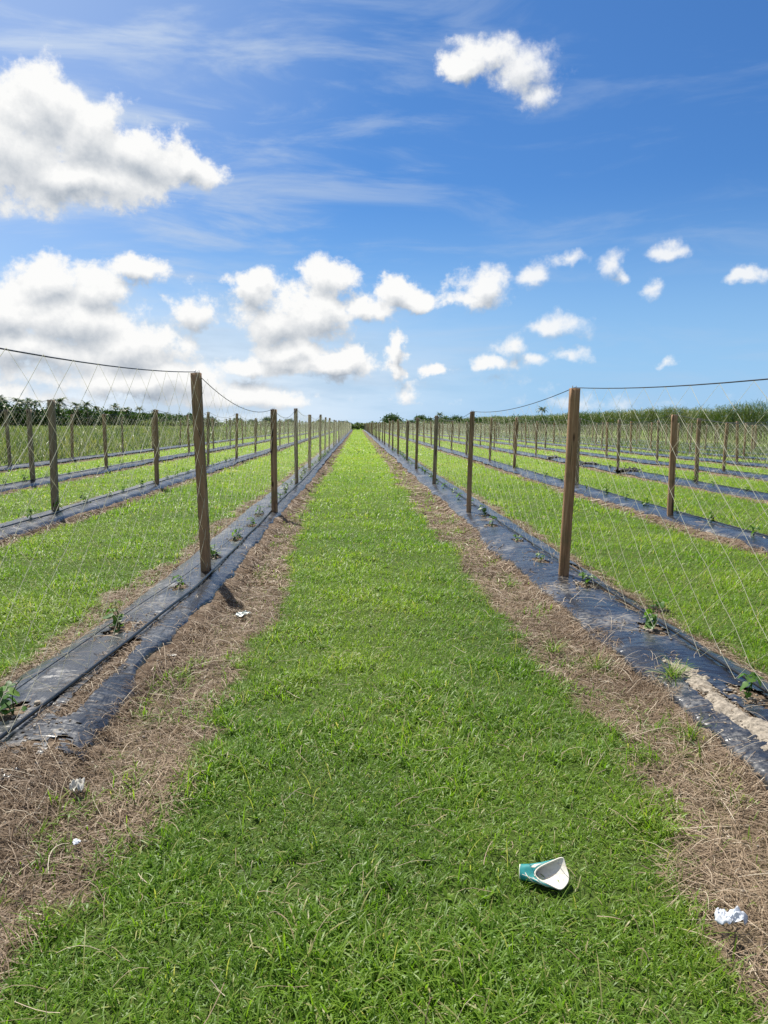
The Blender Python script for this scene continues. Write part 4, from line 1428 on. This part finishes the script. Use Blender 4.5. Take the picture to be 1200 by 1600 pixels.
# left windbreak: a long wood that reads as one dark mass, with single palms standing out of it
def build_windbreak():
    acc = Acc(); rs = np.random.default_rng(77)
    y = 120.0
    while y < 420:
        H = 4.9 + rs.normal(0, 0.75); R0 = rs.uniform(2.0, 2.9); x = -82 + rs.uniform(-2.5, 2.0)
        c = crown_cloud(rs, 46, R0, 0.42, 22, 0.95, -0.95, 0.26)
        for V, Q, A_ in zip(c.V, c.Q, c.A): acc.add(V*np.array([1, 1, 1.0])+np.array([x, y, max(1.9, H-R0*0.95)]), Q, None, A_)
        y += rs.uniform(2.2, 3.6)*(1+ (y-120)/400)
    tag(link('windbreak_wood', acc.mesh('windbreak_wood'), M_tree), 'dark evergreen windbreak wood along the far left edge of the meadow', 'trees', None, 'stuff')


build_windbreak()
PALMS = [palm_meshes(s, h) for s, h in ((1, 6.0), (2, 6.6), (3, 5.6))]
rr = random.Random(31)
for i, y in enumerate([157, 162, 168, 173, 179, 184, 189, 194, 199, 206, 211, 217, 224, 231, 238, 246, 255, 264, 275, 287, 300, 322]):
    sc = 0.96 + 0.16*rr.random() + (0.17 if i in (8, 9) else 0)
    lab = (f'palm with drooping fronds above the left windbreak, {ORD[i+1]} from the left picture edge' if i < 12 else 'small far palm above the left windbreak near the path')
    put_tree('palm_tree', PALMS[i % 3], (-80+rr.uniform(-3, 2), y, 0), rr.uniform(0, 6), sc, lab, 'palm', 'palms of the left windbreak')

# far trees round the end of the path
BROAD = [broad_tree_meshes(5, 7.0, 4.4, 0.5, 90, 40, 0.72), broad_tree_meshes(6, 7.0, 3.2), broad_tree_meshes(7, 5.0, 2.6), broad_tree_meshes(8, 8.5, 3.0, 0.4, 60, 34, 1.0)]
def at(px, Y): return (px-557.0)/1200.0*Y
FAR = [(0, 612, 300, 1.0, 'large round dark tree standing alone right of the path end'), (2, 640, 285, 0.9, 'reddish edged bush touching the right of the large round tree'),
       (3, 655, 330, 0.95, 'tall narrow tree with a pointed top right of the large round tree'), (2, 668, 300, 1.0, 'low round tree beside the pointed tree'),
       (1, 690, 290, 0.95, 'broad green tree behind the right rows'), (1, 712, 300, 1.0, 'broad green tree right of the other broad tree behind the right rows'),
       (2, 735, 280, 0.9, 'low dark tree behind the second right post'), (2, 760, 270, 0.85, 'small dark tree above the middle right rows'),
       (1, 790, 250, 0.80, 'dark rounded tree left of the cane'), (3, 822, 240, 0.72, 'upright tree just left of the cane top'), (2, 850, 235, 1.0, 'dark tree merging with the cane'),
       (0, 330, 230, 0.62, 'rounded tree at the right end of the left palms'), (1, 420, 260, 0.75, 'round tree left of the tall third left post'), (2, 395, 270, 0.8, 'low tree behind the left rows'),
       (1, 500, 300, 0.65, 'small bushy tree behind the far left rows'), (2, 372, 255, 0.9, 'low spreading tree beside the rounded tree on the left'),
       (2, 535, 420, 0.9, 'tiny far tree just left of the path end'), (2, 452, 280, 0.9, 'low bush behind the left posts')]
rr = random.Random(55)
for v, px, Y, sc, lab in FAR:
    put_tree('broadleaf_tree', BROAD[v], (at(px, Y), Y, 0), rr.uniform(0, 6), sc*0.72, lab, 'tree', 'far trees beyond the field')
for px, Y, sc, lab in ((845, 240, 1.05, 'palm rising above the trees left of the cane'),
                       (686, 275, 0.85, 'ragged palm among the broad trees on the right')):
    put_tree('palm_tree', PALMS[1], (at(px, Y), Y, 0), rr.uniform(0, 6), sc, lab, 'palm', 'palms right of the path')

# hedge of scrub closing the end of the field
def build_scrub():
    acc = Acc(); rs = np.random.default_rng(91)
    for x in np.arange(-70, 62, 1.5):
        R0 = rs.uniform(1.0, 1.7); y = 244+rs.uniform(0, 10)
        c = crown_cloud(rs, 22, R0, 0.30, 14, 0.9, -0.9, 0.28)
        dz = rs.uniform(0.7, 1.5)
        for V, Q, A_ in zip(c.V, c.Q, c.A): acc.add(V+np.array([x, y, dz]), Q, None, A_)
    far = Acc()
    for x in np.arange(24, 75, 1.7):
        R0 = rs.uniform(1.4, 2.3); y = 262+rs.uniform(0, 14)
        c = crown_cloud(rs, 24, R0, 0.36, 15, 0.9, -0.9, 0.28)
        dz = rs.uniform(1.5, 2.9)
        for V, Q, A_ in zip(c.V, c.Q, c.A): far.add(V+np.array([x, y, dz]), Q, None, A_)
    tag(link('far_wood', far.mesh('far_wood'), M_tree), 'low dark wood on the horizon right of the path end', 'trees', None, 'stuff')
    tag(link('scrub_hedge', acc.mesh('scrub_hedge'), M_weed), 'low scrub hedge closing the far end of the path', 'scrub', None, 'stuff')


build_scrub()
